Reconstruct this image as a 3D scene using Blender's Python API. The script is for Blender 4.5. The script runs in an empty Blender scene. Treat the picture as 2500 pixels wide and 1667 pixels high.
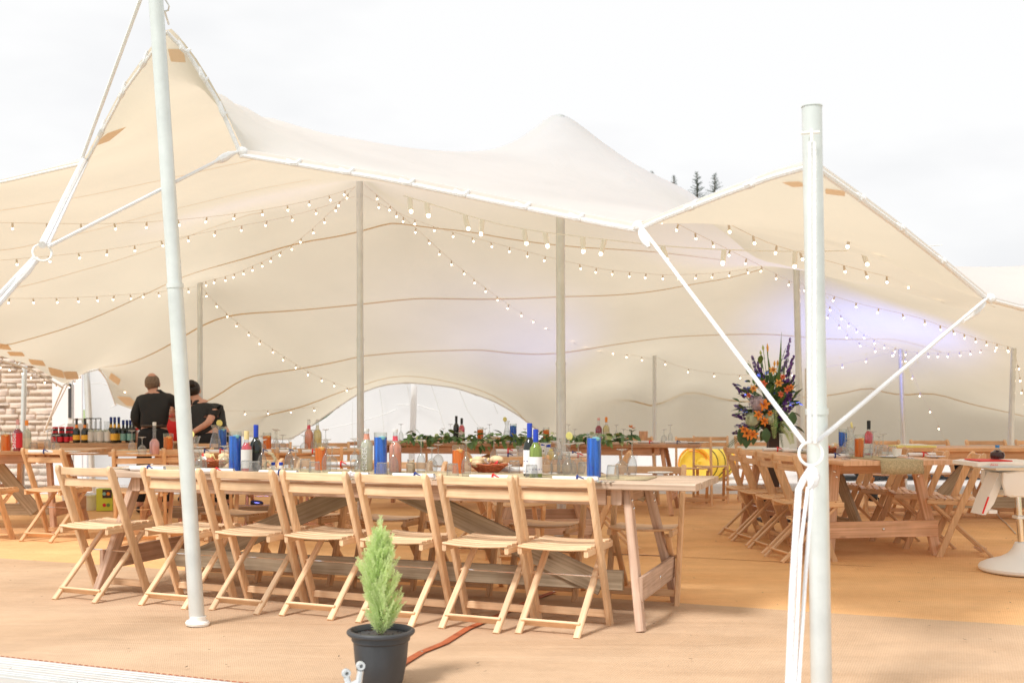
import bpy, bmesh, math, random
import numpy as np
from mathutils import Vector, Matrix, Euler, noise as mnoise
random.seed(7)
R = math.radians
SC = bpy.context.scene
COL = SC.collection
# ------------------------------------------------------------------ camera
FPX, HZ, EYE = 2700.0, 995.0, 1.2          # focal length in photo pixels, horizon row, eye height
cam_d = bpy.data.cameras.new('camera'); cam = bpy.data.objects.new('camera', cam_d); COL.objects.link(cam)
cam.location = (0, 0, EYE); cam.rotation_euler = (R(90), 0, 0)
cam_d.sensor_width = 36; cam_d.lens = FPX/2500*36; cam_d.shift_y = (HZ-833.5)/2500
cam_d.clip_start = 0.05; cam_d.clip_end = 900
cam_d.dof.use_dof = True; cam_d.dof.focus_distance = 7.6; cam_d.dof.aperture_fstop = 3.2
SC.camera = cam
# ------------------------------------------------------------------ world, sun, exposure
wd = bpy.data.worlds.new('World'); SC.world = wd; wd.use_nodes = True
nt = wd.node_tree; nt.nodes.clear()
wo = nt.nodes.new('ShaderNodeOutputWorld'); bg = nt.nodes.new('ShaderNodeBackground')
sky = nt.nodes.new('ShaderNodeTexSky'); sky.sky_type = 'NISHITA'; sky.sun_disc = False
SUN_EL, SUN_AZ = R(52), R(222)             # azimuth clockwise from +Y: behind the camera and to its left
sky.sun_elevation = SUN_EL; sky.sun_rotation = SUN_AZ; sky.air_density = 1.0; sky.dust_density = 4.0
tc = nt.nodes.new('ShaderNodeTexCoord'); mp = nt.nodes.new('ShaderNodeMapping')
mp.inputs['Scale'].default_value = (1.0, 1.0, 2.6); mp.inputs['Location'].default_value = (2.3, 0.4, 0.35)
nz = nt.nodes.new('ShaderNodeTexNoise'); nz.inputs['Scale'].default_value = 2.1; nz.inputs['Detail'].default_value = 5
rp = nt.nodes.new('ShaderNodeValToRGB')
rp.color_ramp.elements[0].position = 0.36; rp.color_ramp.elements[0].color = (4.0, 4.02, 4.08, 1)
rp.color_ramp.elements[1].position = 0.50; rp.color_ramp.elements[1].color = (4.5, 4.5, 4.5, 1)
mx = nt.nodes.new('ShaderNodeMix'); mx.data_type = 'RGBA'; mx.inputs['Factor'].default_value = 0.98
nt.links.new(tc.outputs['Generated'], mp.inputs['Vector']); nt.links.new(mp.outputs['Vector'], nz.inputs['Vector'])
nt.links.new(nz.outputs['Fac'], rp.inputs['Fac'])
nt.links.new(sky.outputs['Color'], mx.inputs['A']); nt.links.new(rp.outputs['Color'], mx.inputs['B'])
nt.links.new(mx.outputs['Result'], bg.inputs['Color']); bg.inputs['Strength'].default_value = 0.1
nt.links.new(bg.outputs['Background'], wo.inputs['Surface'])
sd = bpy.data.lights.new('sun', 'SUN'); sd.energy = 1.5; sd.angle = R(12); sd.color = (1.0, 0.97, 0.93)
sun = bpy.data.objects.new('sun', sd); COL.objects.link(sun)
sdir = Vector((math.sin(SUN_AZ)*math.cos(SUN_EL), math.cos(SUN_AZ)*math.cos(SUN_EL), math.sin(SUN_EL)))
sun.rotation_euler = sdir.to_track_quat('Z', 'Y').to_euler(); sun.location = (-8, -8, 12)
vs = SC.view_settings; vs.view_transform = 'Standard'; vs.look = 'None'; vs.exposure = 1.16; vs.gamma = 1.0; vs.use_curve_mapping = False
SC.cycles.use_denoising = True; SC.cycles.max_bounces = 8; SC.cycles.diffuse_bounces = 5
SC.cycles.transparent_max_bounces = 32; SC.cycles.sample_clamp_indirect = 6.0
SC.cycles.caustics_reflective = False; SC.cycles.caustics_refractive = False

# ------------------------------------------------------------------ helpers
def W(px, py, Y):                            # photo pixel + distance -> world point
    return Vector(((px-1250)*Y/FPX, Y, EYE-(py-HZ)*Y/FPX))
def G(px, py, z=0.0):                        # photo pixel on the horizontal plane at height z
    return W(px, py, FPX*(EYE-z)/(py-HZ))

class MB:
    """collects shapes, links them as one mesh object"""
    def __init__(s): s.v = []; s.f = []; s.uv = []
    def add(s, vs, fs, uvs=None):
        b = len(s.v); s.v += [tuple(p) for p in vs]
        for i, f in enumerate(fs):
            s.f.append(tuple(b+k for k in f))
            s.uv.append(uvs[i] if uvs else [(0, 0)]*len(f))
        return s
    def beam(s, p0, p1, w, t, up=(0, 0, 1), ch=0.14, bow=None, n=1):
        """bar p0->p1; w across (side), t along up; chamfered; bow = offset vector at mid"""
        p0, p1 = Vector(p0), Vector(p1); d = p1-p0; L = d.length; d.normalize()
        side = d.cross(Vector(up))
        if side.length < 1e-5: side = d.cross(Vector((1, 0, 0)))
        side.normalize(); u2 = side.cross(d).normalized()
        c = min(w, t)*ch; a, b = w/2, t/2
        sec = [(a-c, -b), (a, -b+c), (a, b-c), (a-c, b), (-a+c, b), (-a, b-c), (-a, -b+c), (-a+c, -b)]
        per = [0]; 
        for i in range(8):
            q, r = sec[i], sec[(i+1) % 8]; per.append(per[-1]+math.hypot(q[0]-r[0], q[1]-r[1]))
        o = random.random()*20; vs = []; m = n+1
        for j in range(m):
            f = j/n; c0 = p0+d*(L*f)
            if bow is not None: c0 = c0+Vector(bow)*(1-(2*f-1)**2)
            vs += [c0+side*x+u2*y for x, y in sec]
        fs = []; uv = []
        for j in range(n):
            for i in range(8):
                k = (i+1) % 8
                fs.append((j*8+i, j*8+k, (j+1)*8+k, (j+1)*8+i))
                l0, l1 = o+L*j/n, o+L*(j+1)/n
                uv.append([(l0, o+per[i]), (l0, o+per[i+1]), (l1, o+per[i+1]), (l1, o+per[i])])
        fs.append(tuple(range(7, -1, -1))); uv.append([(o+y*.12, o+x) for x, y in reversed(sec)])
        fs.append(tuple(n*8+i for i in range(8))); uv.append([(o+y*.12, o+x) for x, y in sec])
        return s.add(vs, fs, uv)
    def box(s, x0, x1, y0, y1, z0, z1):
        cy, cz = (y0+y1)/2, (z0+z1)/2
        return s.beam((x0, cy, cz), (x1, cy, cz), y1-y0, z1-z0, ch=0.06)
    def tube(s, pts, r, n=6, caps=True):
        pts = [Vector(p) for p in pts]; m = len(pts)
        rs = r if isinstance(r, (list, tuple)) else [r]*m
        vs = []; fs = []; uv = []; prev = None
        for i, p in enumerate(pts):
            d = (pts[min(i+1, m-1)]-pts[max(i-1, 0)]).normalized()
            if prev is None:
                a = d.cross(Vector((0, 0, 1)) if abs(d.z) < .9 else Vector((1, 0, 0))).normalized()
            else:
                a = (prev-d*prev.dot(d))
                a = a.normalized() if a.length > 1e-6 else d.orthogonal().normalized()
            prev = a; b = d.cross(a)
            for k in range(n):
                t = 2*math.pi*k/n; vs.append(p+(a*math.cos(t)+b*math.sin(t))*rs[i])
        ln = 0
        for i in range(m-1):
            l2 = ln+(pts[i+1]-pts[i]).length
            for k in range(n):
                q = (k+1) % n; fs.append((i*n+k, i*n+q, (i+1)*n+q, (i+1)*n+k))
                uv.append([(ln, k/n), (ln, (k+1)/n), (l2, (k+1)/n), (l2, k/n)])
            ln = l2
        if caps:
            fs.append(tuple(range(n-1, -1, -1))); uv.append([(0, 0)]*n)
            fs.append(tuple((m-1)*n+k for k in range(n))); uv.append([(0, 0)]*n)
        return s.add(vs, fs, uv)
    def lathe(s, prof, n=16, c=(0, 0, 0), a0=0.0, a1=2*math.pi, M=None):
        full = abs(a1-a0-2*math.pi) < 1e-6; cols = n if full else n+1
        vs = []; fs = []; uv = []
        for r, z in prof:
            for k in range(cols):
                t = a0+(a1-a0)*k/n; p = Vector((c[0]+r*math.cos(t), c[1]+r*math.sin(t), c[2]+z))
                vs.append(M @ p if M else p)
        for i in range(len(prof)-1):
            for k in range(n):
                q = (k+1) % cols
                fs.append((i*cols+k, i*cols+q, (i+1)*cols+q, (i+1)*cols+k))
                uv.append([(k/n, prof[i][1]), ((k+1)/n, prof[i][1]), ((k+1)/n, prof[i+1][1]), (k/n, prof[i+1][1])])
        if full:
            if prof[0][0] > 1e-6: fs.append(tuple(range(cols-1, -1, -1))); uv.append([(0, 0)]*cols)
            if prof[-1][0] > 1e-6: fs.append(tuple((len(prof)-1)*cols+k for k in range(cols))); uv.append([(0, 0)]*cols)
        return s.add(vs, fs, uv)
    def shell(s, prof, n=16, c=(0, 0, 0)):      # open lathe (no caps)
        vs = []; fs = []
        for r, z in prof:
            for k in range(n):
                t = 2*math.pi*k/n; vs.append((c[0]+r*math.cos(t), c[1]+r*math.sin(t), c[2]+z))
        for i in range(len(prof)-1):
            for k in range(n):
                q = (k+1) % n; fs.append((i*n+k, i*n+q, (i+1)*n+q, (i+1)*n+k))
        return s.add(vs, fs)
    def prism(s, poly, axis_o, ax, ay, an, th):
        """polygon (2d) in plane (ax, ay) at axis_o, extruded th along an (centred)"""
        axis_o, ax, ay, an = Vector(axis_o), Vector(ax), Vector(ay), Vector(an)
        n = len(poly); vs = [axis_o+ax*x+ay*y-an*th/2 for x, y in poly]+[axis_o+ax*x+ay*y+an*th/2 for x, y in poly]
        o = random.random()*20
        fs = [tuple(range(n-1, -1, -1)), tuple(range(n, 2*n))]
        uv = [[(o+poly[i][1], o+poly[i][0]) for i in range(n-1, -1, -1)], [(o+y, o+x) for x, y in poly]]
        for i in range(n):
            k = (i+1) % n; fs.append((i, k, n+k, n+i))
            uv.append([(o+poly[i][1], o+poly[i][0]), (o+poly[k][1], o+poly[k][0]), (o+poly[k][1], o+poly[k][0]+th), (o+poly[i][1], o+poly[i][0]+th)])
        return s.add(vs, fs, uv)
    def ball(s, c, r, nu=8, nv=6, sc=(1, 1, 1), M=None):
        vs = []; fs = []; c = Vector(c)
        def T(p):
            p = Vector((p[0]*sc[0], p[1]*sc[1], p[2]*sc[2]))*r
            return c+(M @ p if M else p)
        vs.append(T((0, 0, 1)))
        for j in range(1, nv):
            a = math.pi*j/nv
            for i in range(nu):
                b = 2*math.pi*i/nu; vs.append(T((math.sin(a)*math.cos(b), math.sin(a)*math.sin(b), math.cos(a))))
        vs.append(T((0, 0, -1)))
        for i in range(nu): fs.append((0, 1+i, 1+(i+1) % nu))
        for j in range(nv-2):
            for i in range(nu):
                a = 1+j*nu+i; b = 1+j*nu+(i+1) % nu; fs.append((a, a+nu, b+nu, b))
        e = len(vs)-1
        for i in range(nu): fs.append((e, e-nu+(i+1) % nu, e-nu+i))
        return s.add(vs, fs)
    def grid(s, P, nu, nv):                     # P[i*nv+j]
        fs = []; uv = []
        for i in range(nu-1):
            for j in range(nv-1):
                fs.append((i*nv+j, (i+1)*nv+j, (i+1)*nv+j+1, i*nv+j+1))
                uv.append([(i/(nu-1), j/(nv-1)), ((i+1)/(nu-1), j/(nv-1)), ((i+1)/(nu-1), (j+1)/(nv-1)), (i/(nu-1), (j+1)/(nv-1))])
        return s.add(P, fs, uv)
    def mesh(s, name, smooth=True, ang=35):
        me = bpy.data.meshes.new(name); me.from_pydata(s.v, [], s.f)
        ul = me.uv_layers.new(name='UVMap')
        flat = [c for f in s.uv for p in f for c in p]
        ul.data.foreach_set('uv', flat)
        bm = bmesh.new(); bm.from_mesh(me); bmesh.ops.recalc_face_normals(bm, faces=bm.faces); bm.to_mesh(me); bm.free()
        if smooth:
            me.polygons.foreach_set('use_smooth', [True]*len(me.polygons)); me.set_sharp_from_angle(angle=R(ang))
        me.update(); return me
    def build(s, name, m, parent=None, smooth=True, ang=35):
        o = bpy.data.objects.new(name, s.mesh(name, smooth, ang)); COL.objects.link(o)
        if m is not None: o.data.materials.append(m)
        if parent is not None: o.parent = parent
        return o

def tag(o, label=None, cat=None, group=None, kind=None):
    if label: o['label'] = label
    if cat: o['category'] = cat
    if group: o['group'] = group
    if kind: o['kind'] = kind
    return o
def thing(name, label, cat, loc=(0, 0, 0), rotz=0.0, group=None, rot=None):
    o = bpy.data.objects.new(name, None); COL.objects.link(o); o.empty_display_size = .1
    o.location = loc; o.rotation_euler = rot if rot is not None else (0, 0, rotz)
    return tag(o, label, cat, group)
KIDS = {}
def kids(o):
    return list(o.children)
def dup(root, loc, rotz, label, group=None, scale=None, rot=None):
    r = root.copy(); COL.objects.link(r); r.location = loc; r.rotation_euler = rot if rot is not None else (0, 0, rotz)
    if scale: r.scale = scale
    r['label'] = label
    if group: r['group'] = group
    for ch in kids(root):
        c = ch.copy(); COL.objects.link(c); c.parent = r
        for g in kids(ch):
            d = g.copy(); COL.objects.link(d); d.parent = c
    return r
def place(proto, used, loc, rotz, label, group=None, scale=None):
    """first call moves the prototype itself, later calls copy it"""
    if proto.name not in used:
        used.add(proto.name); proto.location = loc; proto.rotation_euler = (0, 0, rotz); proto['label'] = label
        if group: proto['group'] = group
        if scale: proto.scale = scale
        return proto
    return dup(proto, loc, rotz, label, group, scale)
USED = set()

# ------------------------------------------------------------------ materials
def newmat(name):
    m = bpy.data.materials.new(name); m.use_nodes = True; n = m.node_tree
    return m, n, n.nodes['Principled BSDF']
def pm(name, col, rough=.5, metal=0.0, nscale=0, namt=0.0, bump=0.0, bscale=60, spec=.5, emit=None, estr=0, coord='Object', alpha=None, trans=0.0):
    m, n, b = newmat(name)
    b.inputs['Base Color'].default_value = (*col, 1); b.inputs['Roughness'].default_value = rough; b.inputs['Metallic'].default_value = metal
    b.inputs['Specular IOR Level'].default_value = spec
    if trans: b.inputs['Transmission Weight'].default_value = trans
    if emit: b.inputs['Emission Color'].default_value = (*emit, 1); b.inputs['Emission Strength'].default_value = estr
    if nscale or bump:
        t = n.nodes.new('ShaderNodeTexCoord')
    if nscale:
        z = n.nodes.new('ShaderNodeTexNoise'); z.inputs['Scale'].default_value = nscale; z.inputs['Detail'].default_value = 6; z.inputs['Roughness'].default_value = .6
        n.links.new(t.outputs[coord], z.inputs['Vector'])
        r = n.nodes.new('ShaderNodeValToRGB'); r.color_ramp.elements[0].position = .3; r.color_ramp.elements[1].position = .7
        r.color_ramp.elements[0].color = (*[max(0, c*(1-namt)) for c in col], 1); r.color_ramp.elements[1].color = (*[min(1, c*(1+namt)) for c in col], 1)
        n.links.new(z.outputs['Fac'], r.inputs['Fac']); n.links.new(r.outputs['Color'], b.inputs['Base Color'])
    if bump:
        z2 = n.nodes.new('ShaderNodeTexNoise'); z2.inputs['Scale'].default_value = bscale; z2.inputs['Detail'].default_value = 4
        n.links.new(t.outputs[coord], z2.inputs['Vector'])
        bp = n.nodes.new('ShaderNodeBump'); bp.inputs['Strength'].default_value = bump; bp.inputs['Distance'].default_value = .01
        n.links.new(z2.outputs['Fac'], bp.inputs['Height']); n.links.new(bp.outputs['Normal'], b.inputs['Normal'])
    return m
def wood(name, c1, c2, su=2.5, sv=55, rough=.5, knots=False, rnd=.12, bump=.25):
    m, n, b = newmat(name)
    t = n.nodes.new('ShaderNodeTexCoord'); mp = n.nodes.new('ShaderNodeMapping'); mp.inputs['Scale'].default_value = (su, sv, 1)
    oi = n.nodes.new('ShaderNodeObjectInfo')
    cmb = n.nodes.new('ShaderNodeCombineXYZ'); mul = n.nodes.new('ShaderNodeMath'); mul.operation = 'MULTIPLY'; mul.inputs[1].default_value = 37
    n.links.new(oi.outputs['Random'], mul.inputs[0]); n.links.new(mul.outputs[0], cmb.inputs[0]); n.links.new(mul.outputs[0], cmb.inputs[1])
    n.links.new(t.outputs['UV'], mp.inputs['Vector']); n.links.new(cmb.outputs[0], mp.inputs['Location'])
    z = n.nodes.new('ShaderNodeTexNoise'); z.inputs['Scale'].default_value = 1; z.inputs['Detail'].default_value = 5; z.inputs['Distortion'].default_value = .6
    n.links.new(mp.outputs['Vector'], z.inputs['Vector'])
    r = n.nodes.new('ShaderNodeValToRGB'); r.color_ramp.elements[0].position = .33; r.color_ramp.elements[1].position = .66
    r.color_ramp.elements[0].color = (*c1, 1); r.color_ramp.elements[1].color = (*c2, 1)
    n.links.new(z.outputs['Fac'], r.inputs['Fac'])
    # large-scale wear
    z2 = n.nodes.new('ShaderNodeTexNoise'); z2.inputs['Scale'].default_value = 7; z2.inputs['Detail'].default_value = 4
    n.links.new(t.outputs['Object'], z2.inputs['Vector'])
    hs = n.nodes.new('ShaderNodeHueSaturation')
    ma = n.nodes.new('ShaderNodeMapRange'); ma.inputs['To Min'].default_value = 1-rnd; ma.inputs['To Max'].default_value = 1+rnd
    n.links.new(oi.outputs['Random'], ma.inputs['Value'])
    ma2 = n.nodes.new('ShaderNodeMapRange'); ma2.inputs['From Min'].default_value = .3; ma2.inputs['From Max'].default_value = .7; ma2.inputs['To Min'].default_value = .88; ma2.inputs['To Max'].default_value = 1.1
    n.links.new(z2.outputs['Fac'], ma2.inputs['Value'])
    mm = n.nodes.new('ShaderNodeMath'); mm.operation = 'MULTIPLY'; n.links.new(ma.outputs[0], mm.inputs[0]); n.links.new(ma2.outputs[0], mm.inputs[1])
    n.links.new(mm.outputs[0], hs.inputs['Value']); n.links.new(r.outputs['Color'], hs.inputs['Color'])
    out = hs.outputs['Color']
    if knots:
        vo = n.nodes.new('ShaderNodeTexVoronoi'); vo.inputs['Scale'].default_value = 1
        mp2 = n.nodes.new('ShaderNodeMapping'); mp2.inputs['Scale'].default_value = (2.6, 7, 1)
        n.links.new(t.outputs['UV'], mp2.inputs['Vector']); n.links.new(cmb.outputs[0], mp2.inputs['Location']); n.links.new(mp2.outputs[0], vo.inputs['Vector'])
        r2 = n.nodes.new('ShaderNodeValToRGB'); r2.color_ramp.elements[0].position = .04; r2.color_ramp.elements[1].position = .12
        r2.color_ramp.elements[0].color = (.35, .25, .2, 1); r2.color_ramp.elements[1].color = (1, 1, 1, 1)
        n.links.new(vo.outputs['Distance'], r2.inputs['Fac'])
        mk = n.nodes.new('ShaderNodeMix'); mk.data_type = 'RGBA'; mk.blend_type = 'MULTIPLY'; mk.inputs['Factor'].default_value = .8
        n.links.new(out, mk.inputs['A']); n.links.new(r2.outputs['Color'], mk.inputs['B']); out = mk.outputs['Result']
    n.links.new(out, b.inputs['Base Color']); b.inputs['Roughness'].default_value = rough
    bp = n.nodes.new('ShaderNodeBump'); bp.inputs['Strength'].default_value = bump; bp.inputs['Distance'].default_value = .002
    n.links.new(z.outputs['Fac'], bp.inputs['Height']); n.links.new(bp.outputs['Normal'], b.inputs['Normal'])
    return m
def thin_glass(name, tint=(.95, .97, .97), edge=(.60, .63, .65), rough=.02, frost=0.0):
    """thin-walled glass: clear face on, reflective and slightly grey at grazing angles"""
    m, n, b = newmat(name); n.nodes.remove(b); out = n.nodes['Material Output']
    tr = n.nodes.new('ShaderNodeBsdfTransparent'); gl = n.nodes.new('ShaderNodeBsdfGlossy'); gl.inputs['Roughness'].default_value = rough
    lw = n.nodes.new('ShaderNodeLayerWeight'); lw.inputs['Blend'].default_value = .35
    mc = n.nodes.new('ShaderNodeMix'); mc.data_type = 'RGBA'
    mc.inputs['A'].default_value = (*tint, 1); mc.inputs['B'].default_value = (*edge, 1)
    n.links.new(lw.outputs['Facing'], mc.inputs['Factor']); n.links.new(mc.outputs['Result'], tr.inputs['Color'])
    pw = n.nodes.new('ShaderNodeMath'); pw.operation = 'POWER'; pw.inputs[1].default_value = 2.2; n.links.new(lw.outputs['Facing'], pw.inputs[0])
    fr = n.nodes.new('ShaderNodeMath'); fr.operation = 'MULTIPLY_ADD'; fr.inputs[1].default_value = .72; fr.inputs[2].default_value = .07; n.links.new(pw.outputs[0], fr.inputs[0])
    ms = n.nodes.new('ShaderNodeMixShader'); n.links.new(fr.outputs[0], ms.inputs['Fac']); n.links.new(tr.outputs[0], ms.inputs[1]); n.links.new(gl.outputs[0], ms.inputs[2])
    last = ms
    if frost:
        tl = n.nodes.new('ShaderNodeBsdfTranslucent'); tl.inputs['Color'].default_value = (.9, .9, .9, 1)
        m2 = n.nodes.new('ShaderNodeMixShader'); m2.inputs['Fac'].default_value = frost
        n.links.new(ms.outputs[0], m2.inputs[1]); n.links.new(tl.outputs[0], m2.inputs[2]); last = m2
    n.links.new(last.outputs[0], out.inputs['Surface'])
    return m
def fabric(name, top, under, through, fac=.5, crease=0):
    """cloth sheet that lets daylight through; may have a differently coloured underside"""
    m, n, b = newmat(name); n.nodes.remove(b); out = n.nodes['Material Output']
    g = n.nodes.new('ShaderNodeNewGeometry')
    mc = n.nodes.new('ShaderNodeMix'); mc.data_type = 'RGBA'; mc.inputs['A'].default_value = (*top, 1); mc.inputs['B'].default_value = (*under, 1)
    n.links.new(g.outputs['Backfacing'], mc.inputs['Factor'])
    t = n.nodes.new('ShaderNodeTexCoord'); z = n.nodes.new('ShaderNodeTexNoise'); z.inputs['Scale'].default_value = .9; z.inputs['Detail'].default_value = 5
    n.links.new(t.outputs['Object'], z.inputs['Vector'])
    mr = n.nodes.new('ShaderNodeMapRange'); mr.inputs['From Min'].default_value = .3; mr.inputs['From Max'].default_value = .7; mr.inputs['To Min'].default_value = .95; mr.inputs['To Max'].default_value = 1.03
    n.links.new(z.outputs['Fac'], mr.inputs['Value'])
    hs = n.nodes.new('ShaderNodeHueSaturation'); n.links.new(mr.outputs[0], hs.inputs['Value']); n.links.new(mc.outputs['Result'], hs.inputs['Color'])
    df = n.nodes.new('ShaderNodeBsdfDiffuse'); n.links.new(hs.outputs[0], df.inputs['Color'])
    hs2 = n.nodes.new('ShaderNodeHueSaturation'); hs2.inputs['Color'].default_value = (*through, 1); n.links.new(mr.outputs[0], hs2.inputs['Value'])
    tl = n.nodes.new('ShaderNodeBsdfTranslucent'); n.links.new(hs2.outputs[0], tl.inputs['Color'])
    z3 = n.nodes.new('ShaderNodeTexNoise'); z3.inputs['Scale'].default_value = 420; n.links.new(t.outputs['Object'], z3.inputs['Vector'])
    bp = n.nodes.new('ShaderNodeBump'); bp.inputs['Strength'].default_value = .12; bp.inputs['Distance'].default_value = .002
    n.links.new(z3.outputs['Fac'], bp.inputs['Height']); n.links.new(bp.outputs[0], df.inputs['Normal'])
    if crease:
        z4 = n.nodes.new('ShaderNodeTexNoise'); z4.inputs['Scale'].default_value = 1.7; z4.inputs['Detail'].default_value = 3; z4.inputs['Distortion'].default_value = 1.5; n.links.new(t.outputs['Object'], z4.inputs['Vector'])
        b2 = n.nodes.new('ShaderNodeBump'); b2.inputs['Strength'].default_value = crease; b2.inputs['Distance'].default_value = .06; n.links.new(z4.outputs['Fac'], b2.inputs['Height']); n.links.new(bp.outputs[0], b2.inputs['Normal'])
        n.links.new(b2.outputs[0], df.inputs['Normal'])
    ms = n.nodes.new('ShaderNodeMixShader'); ms.inputs['Fac'].default_value = fac
    n.links.new(df.outputs[0], ms.inputs[1]); n.links.new(tl.outputs[0], ms.inputs[2]); n.links.new(ms.outputs[0], out.inputs['Surface'])
    return m
def liquid(name, col, fac=.4, streak=.25):
    """coloured drink or dyed water: part of the background shows through, uneven vertical streaks"""
    m, n, b = newmat(name); out = n.nodes['Material Output']
    t = n.nodes.new('ShaderNodeTexCoord'); mp = n.nodes.new('ShaderNodeMapping'); mp.inputs['Scale'].default_value = (60, 60, 6); z = n.nodes.new('ShaderNodeTexNoise'); z.inputs['Scale'].default_value = 1
    n.links.new(t.outputs['Object'], mp.inputs['Vector']); n.links.new(mp.outputs[0], z.inputs['Vector'])
    mr = n.nodes.new('ShaderNodeMapRange'); mr.inputs['From Min'].default_value = .3; mr.inputs['From Max'].default_value = .7; mr.inputs['To Min'].default_value = 1-streak; mr.inputs['To Max'].default_value = 1+streak  # streaks put into the colour, imitating upright reflections on the liquid
    hs = n.nodes.new('ShaderNodeHueSaturation'); hs.inputs['Color'].default_value = (*col, 1); n.links.new(z.outputs['Fac'], mr.inputs['Value']); n.links.new(mr.outputs[0], hs.inputs['Value'])
    n.links.new(hs.outputs[0], b.inputs['Base Color']); b.inputs['Roughness'].default_value = .06; b.inputs['Coat Weight'].default_value = .6; b.inputs['Coat Roughness'].default_value = .03
    tr = n.nodes.new('ShaderNodeBsdfTransparent'); tr.inputs['Color'].default_value = (*[.25+.75*min(1, c) for c in col], 1)
    ms = n.nodes.new('ShaderNodeMixShader'); ms.inputs['Fac'].default_value = fac
    n.links.new(b.outputs[0], ms.inputs[1]); n.links.new(tr.outputs[0], ms.inputs[2]); n.links.new(ms.outputs[0], out.inputs['Surface'])
    return m
def coir(name, c1, c2):
    m, n, b = newmat(name); t = n.nodes.new('ShaderNodeTexCoord')
    mp = n.nodes.new('ShaderNodeMapping'); mp.inputs['Rotation'].default_value = (0, 0, R(22)); n.links.new(t.outputs['Object'], mp.inputs['Vector'])
    w1 = n.nodes.new('ShaderNodeTexWave'); w1.inputs['Scale'].default_value = 26; w1.inputs['Distortion'].default_value = 1.2; w1.inputs['Detail'].default_value = 2
    w2 = n.nodes.new('ShaderNodeTexWave'); w2.bands_direction = 'Y'; w2.inputs['Scale'].default_value = 20; w2.inputs['Distortion'].default_value = 1.2; w2.inputs['Detail'].default_value = 2
    n.links.new(mp.outputs[0], w1.inputs['Vector']); n.links.new(mp.outputs[0], w2.inputs['Vector'])
    mu = n.nodes.new('ShaderNodeMath'); mu.operation = 'MULTIPLY'; n.links.new(w1.outputs['Fac'], mu.inputs[0]); n.links.new(w2.outputs['Fac'], mu.inputs[1])
    z = n.nodes.new('ShaderNodeTexNoise'); z.inputs['Scale'].default_value = .8; z.inputs['Detail'].default_value = 8; z.inputs['Roughness'].default_value = .62
    mp3 = n.nodes.new('ShaderNodeMapping'); mp3.inputs['Rotation'].default_value = (0, 0, R(22)); mp3.inputs['Scale'].default_value = (.5, 2.2, 1); n.links.new(t.outputs['Object'], mp3.inputs['Vector'])
    n.links.new(mp3.outputs[0], z.inputs['Vector'])
    z2 = n.nodes.new('ShaderNodeTexNoise'); z2.inputs['Scale'].default_value = 60; z2.inputs['Detail'].default_value = 4; n.links.new(t.outputs['Object'], z2.inputs['Vector'])
    a1 = n.nodes.new('ShaderNodeMath'); a1.operation = 'MULTIPLY_ADD'; a1.inputs[1].default_value = .35; n.links.new(mu.outputs[0], a1.inputs[0]); n.links.new(z.outputs['Fac'], a1.inputs[2])
    a2 = n.nodes.new('ShaderNodeMath'); a2.operation = 'MULTIPLY_ADD'; a2.inputs[1].default_value = .3; n.links.new(z2.outputs['Fac'], a2.inputs[0]); n.links.new(a1.outputs[0], a2.inputs[2])
    r = n.nodes.new('ShaderNodeValToRGB'); r.color_ramp.elements[0].position = .45; r.color_ramp.elements[1].position = 1.0
    r.color_ramp.elements[0].color = (*c1, 1); r.color_ramp.elements[1].color = (*c2, 1); n.links.new(a2.outputs[0], r.inputs['Fac'])
    n.links.new(r.outputs['Color'], b.inputs['Base Color']); b.inputs['Roughness'].default_value = .95; b.inputs['Specular IOR Level'].default_value = .15
    bp = n.nodes.new('ShaderNodeBump'); bp.inputs['Strength'].default_value = .5; bp.inputs['Distance'].default_value = .006
    n.links.new(mu.outputs[0], bp.inputs['Height'])
    # creases of the laid matting and trodden patches
    mp4 = n.nodes.new('ShaderNodeMapping'); mp4.inputs['Rotation'].default_value = (0, 0, R(24)); mp4.inputs['Scale'].default_value = (.55, 3.2, 1); n.links.new(t.outputs['Object'], mp4.inputs['Vector'])
    z5 = n.nodes.new('ShaderNodeTexNoise'); z5.inputs['Scale'].default_value = 1.0; z5.inputs['Detail'].default_value = 5; z5.inputs['Distortion'].default_value = 1.0; n.links.new(mp4.outputs[0], z5.inputs['Vector'])
    b2 = n.nodes.new('ShaderNodeBump'); b2.inputs['Strength'].default_value = .55; b2.inputs['Distance'].default_value = .05; n.links.new(z5.outputs['Fac'], b2.inputs['Height']); n.links.new(bp.outputs[0], b2.inputs['Normal'])
    n.links.new(b2.outputs[0], b.inputs['Normal'])
    z6 = n.nodes.new('ShaderNodeTexNoise'); z6.inputs['Scale'].default_value = 2.3; z6.inputs['Detail'].default_value = 9; z6.inputs['Roughness'].default_value = .7; n.links.new(t.outputs['Object'], z6.inputs['Vector'])
    mr6 = n.nodes.new('ShaderNodeMapRange'); mr6.inputs['From Min'].default_value = .3; mr6.inputs['From Max'].default_value = .7; mr6.inputs['To Min'].default_value = .88; mr6.inputs['To Max'].default_value = 1.08; n.links.new(z6.outputs['Fac'], mr6.inputs['Value'])
    hs6 = n.nodes.new('ShaderNodeHueSaturation'); n.links.new(mr6.outputs[0], hs6.inputs['Value']); n.links.new(r.outputs['Color'], hs6.inputs['Color']); n.links.new(hs6.outputs[0], b.inputs['Base Color'])
    return m
M = {}
M['chair'] = wood('chair beech', (.72, .475, .275), (.86, .61, .39), su=3, sv=70, rough=.45, rnd=.12, bump=.12)
M['chair_dark'] = wood('chair beech shaded', (.64, .385, .20), (.79, .51, .29), su=3, sv=70, rough=.42, rnd=.1, bump=.12)  # same chair wood, coloured darker and more orange for shade under the tent
M['old_top'] = wood('weathered board', (.40, .29, .21), (.62, .48, .37), su=1.6, sv=60, rough=.75, knots=True)
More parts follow.
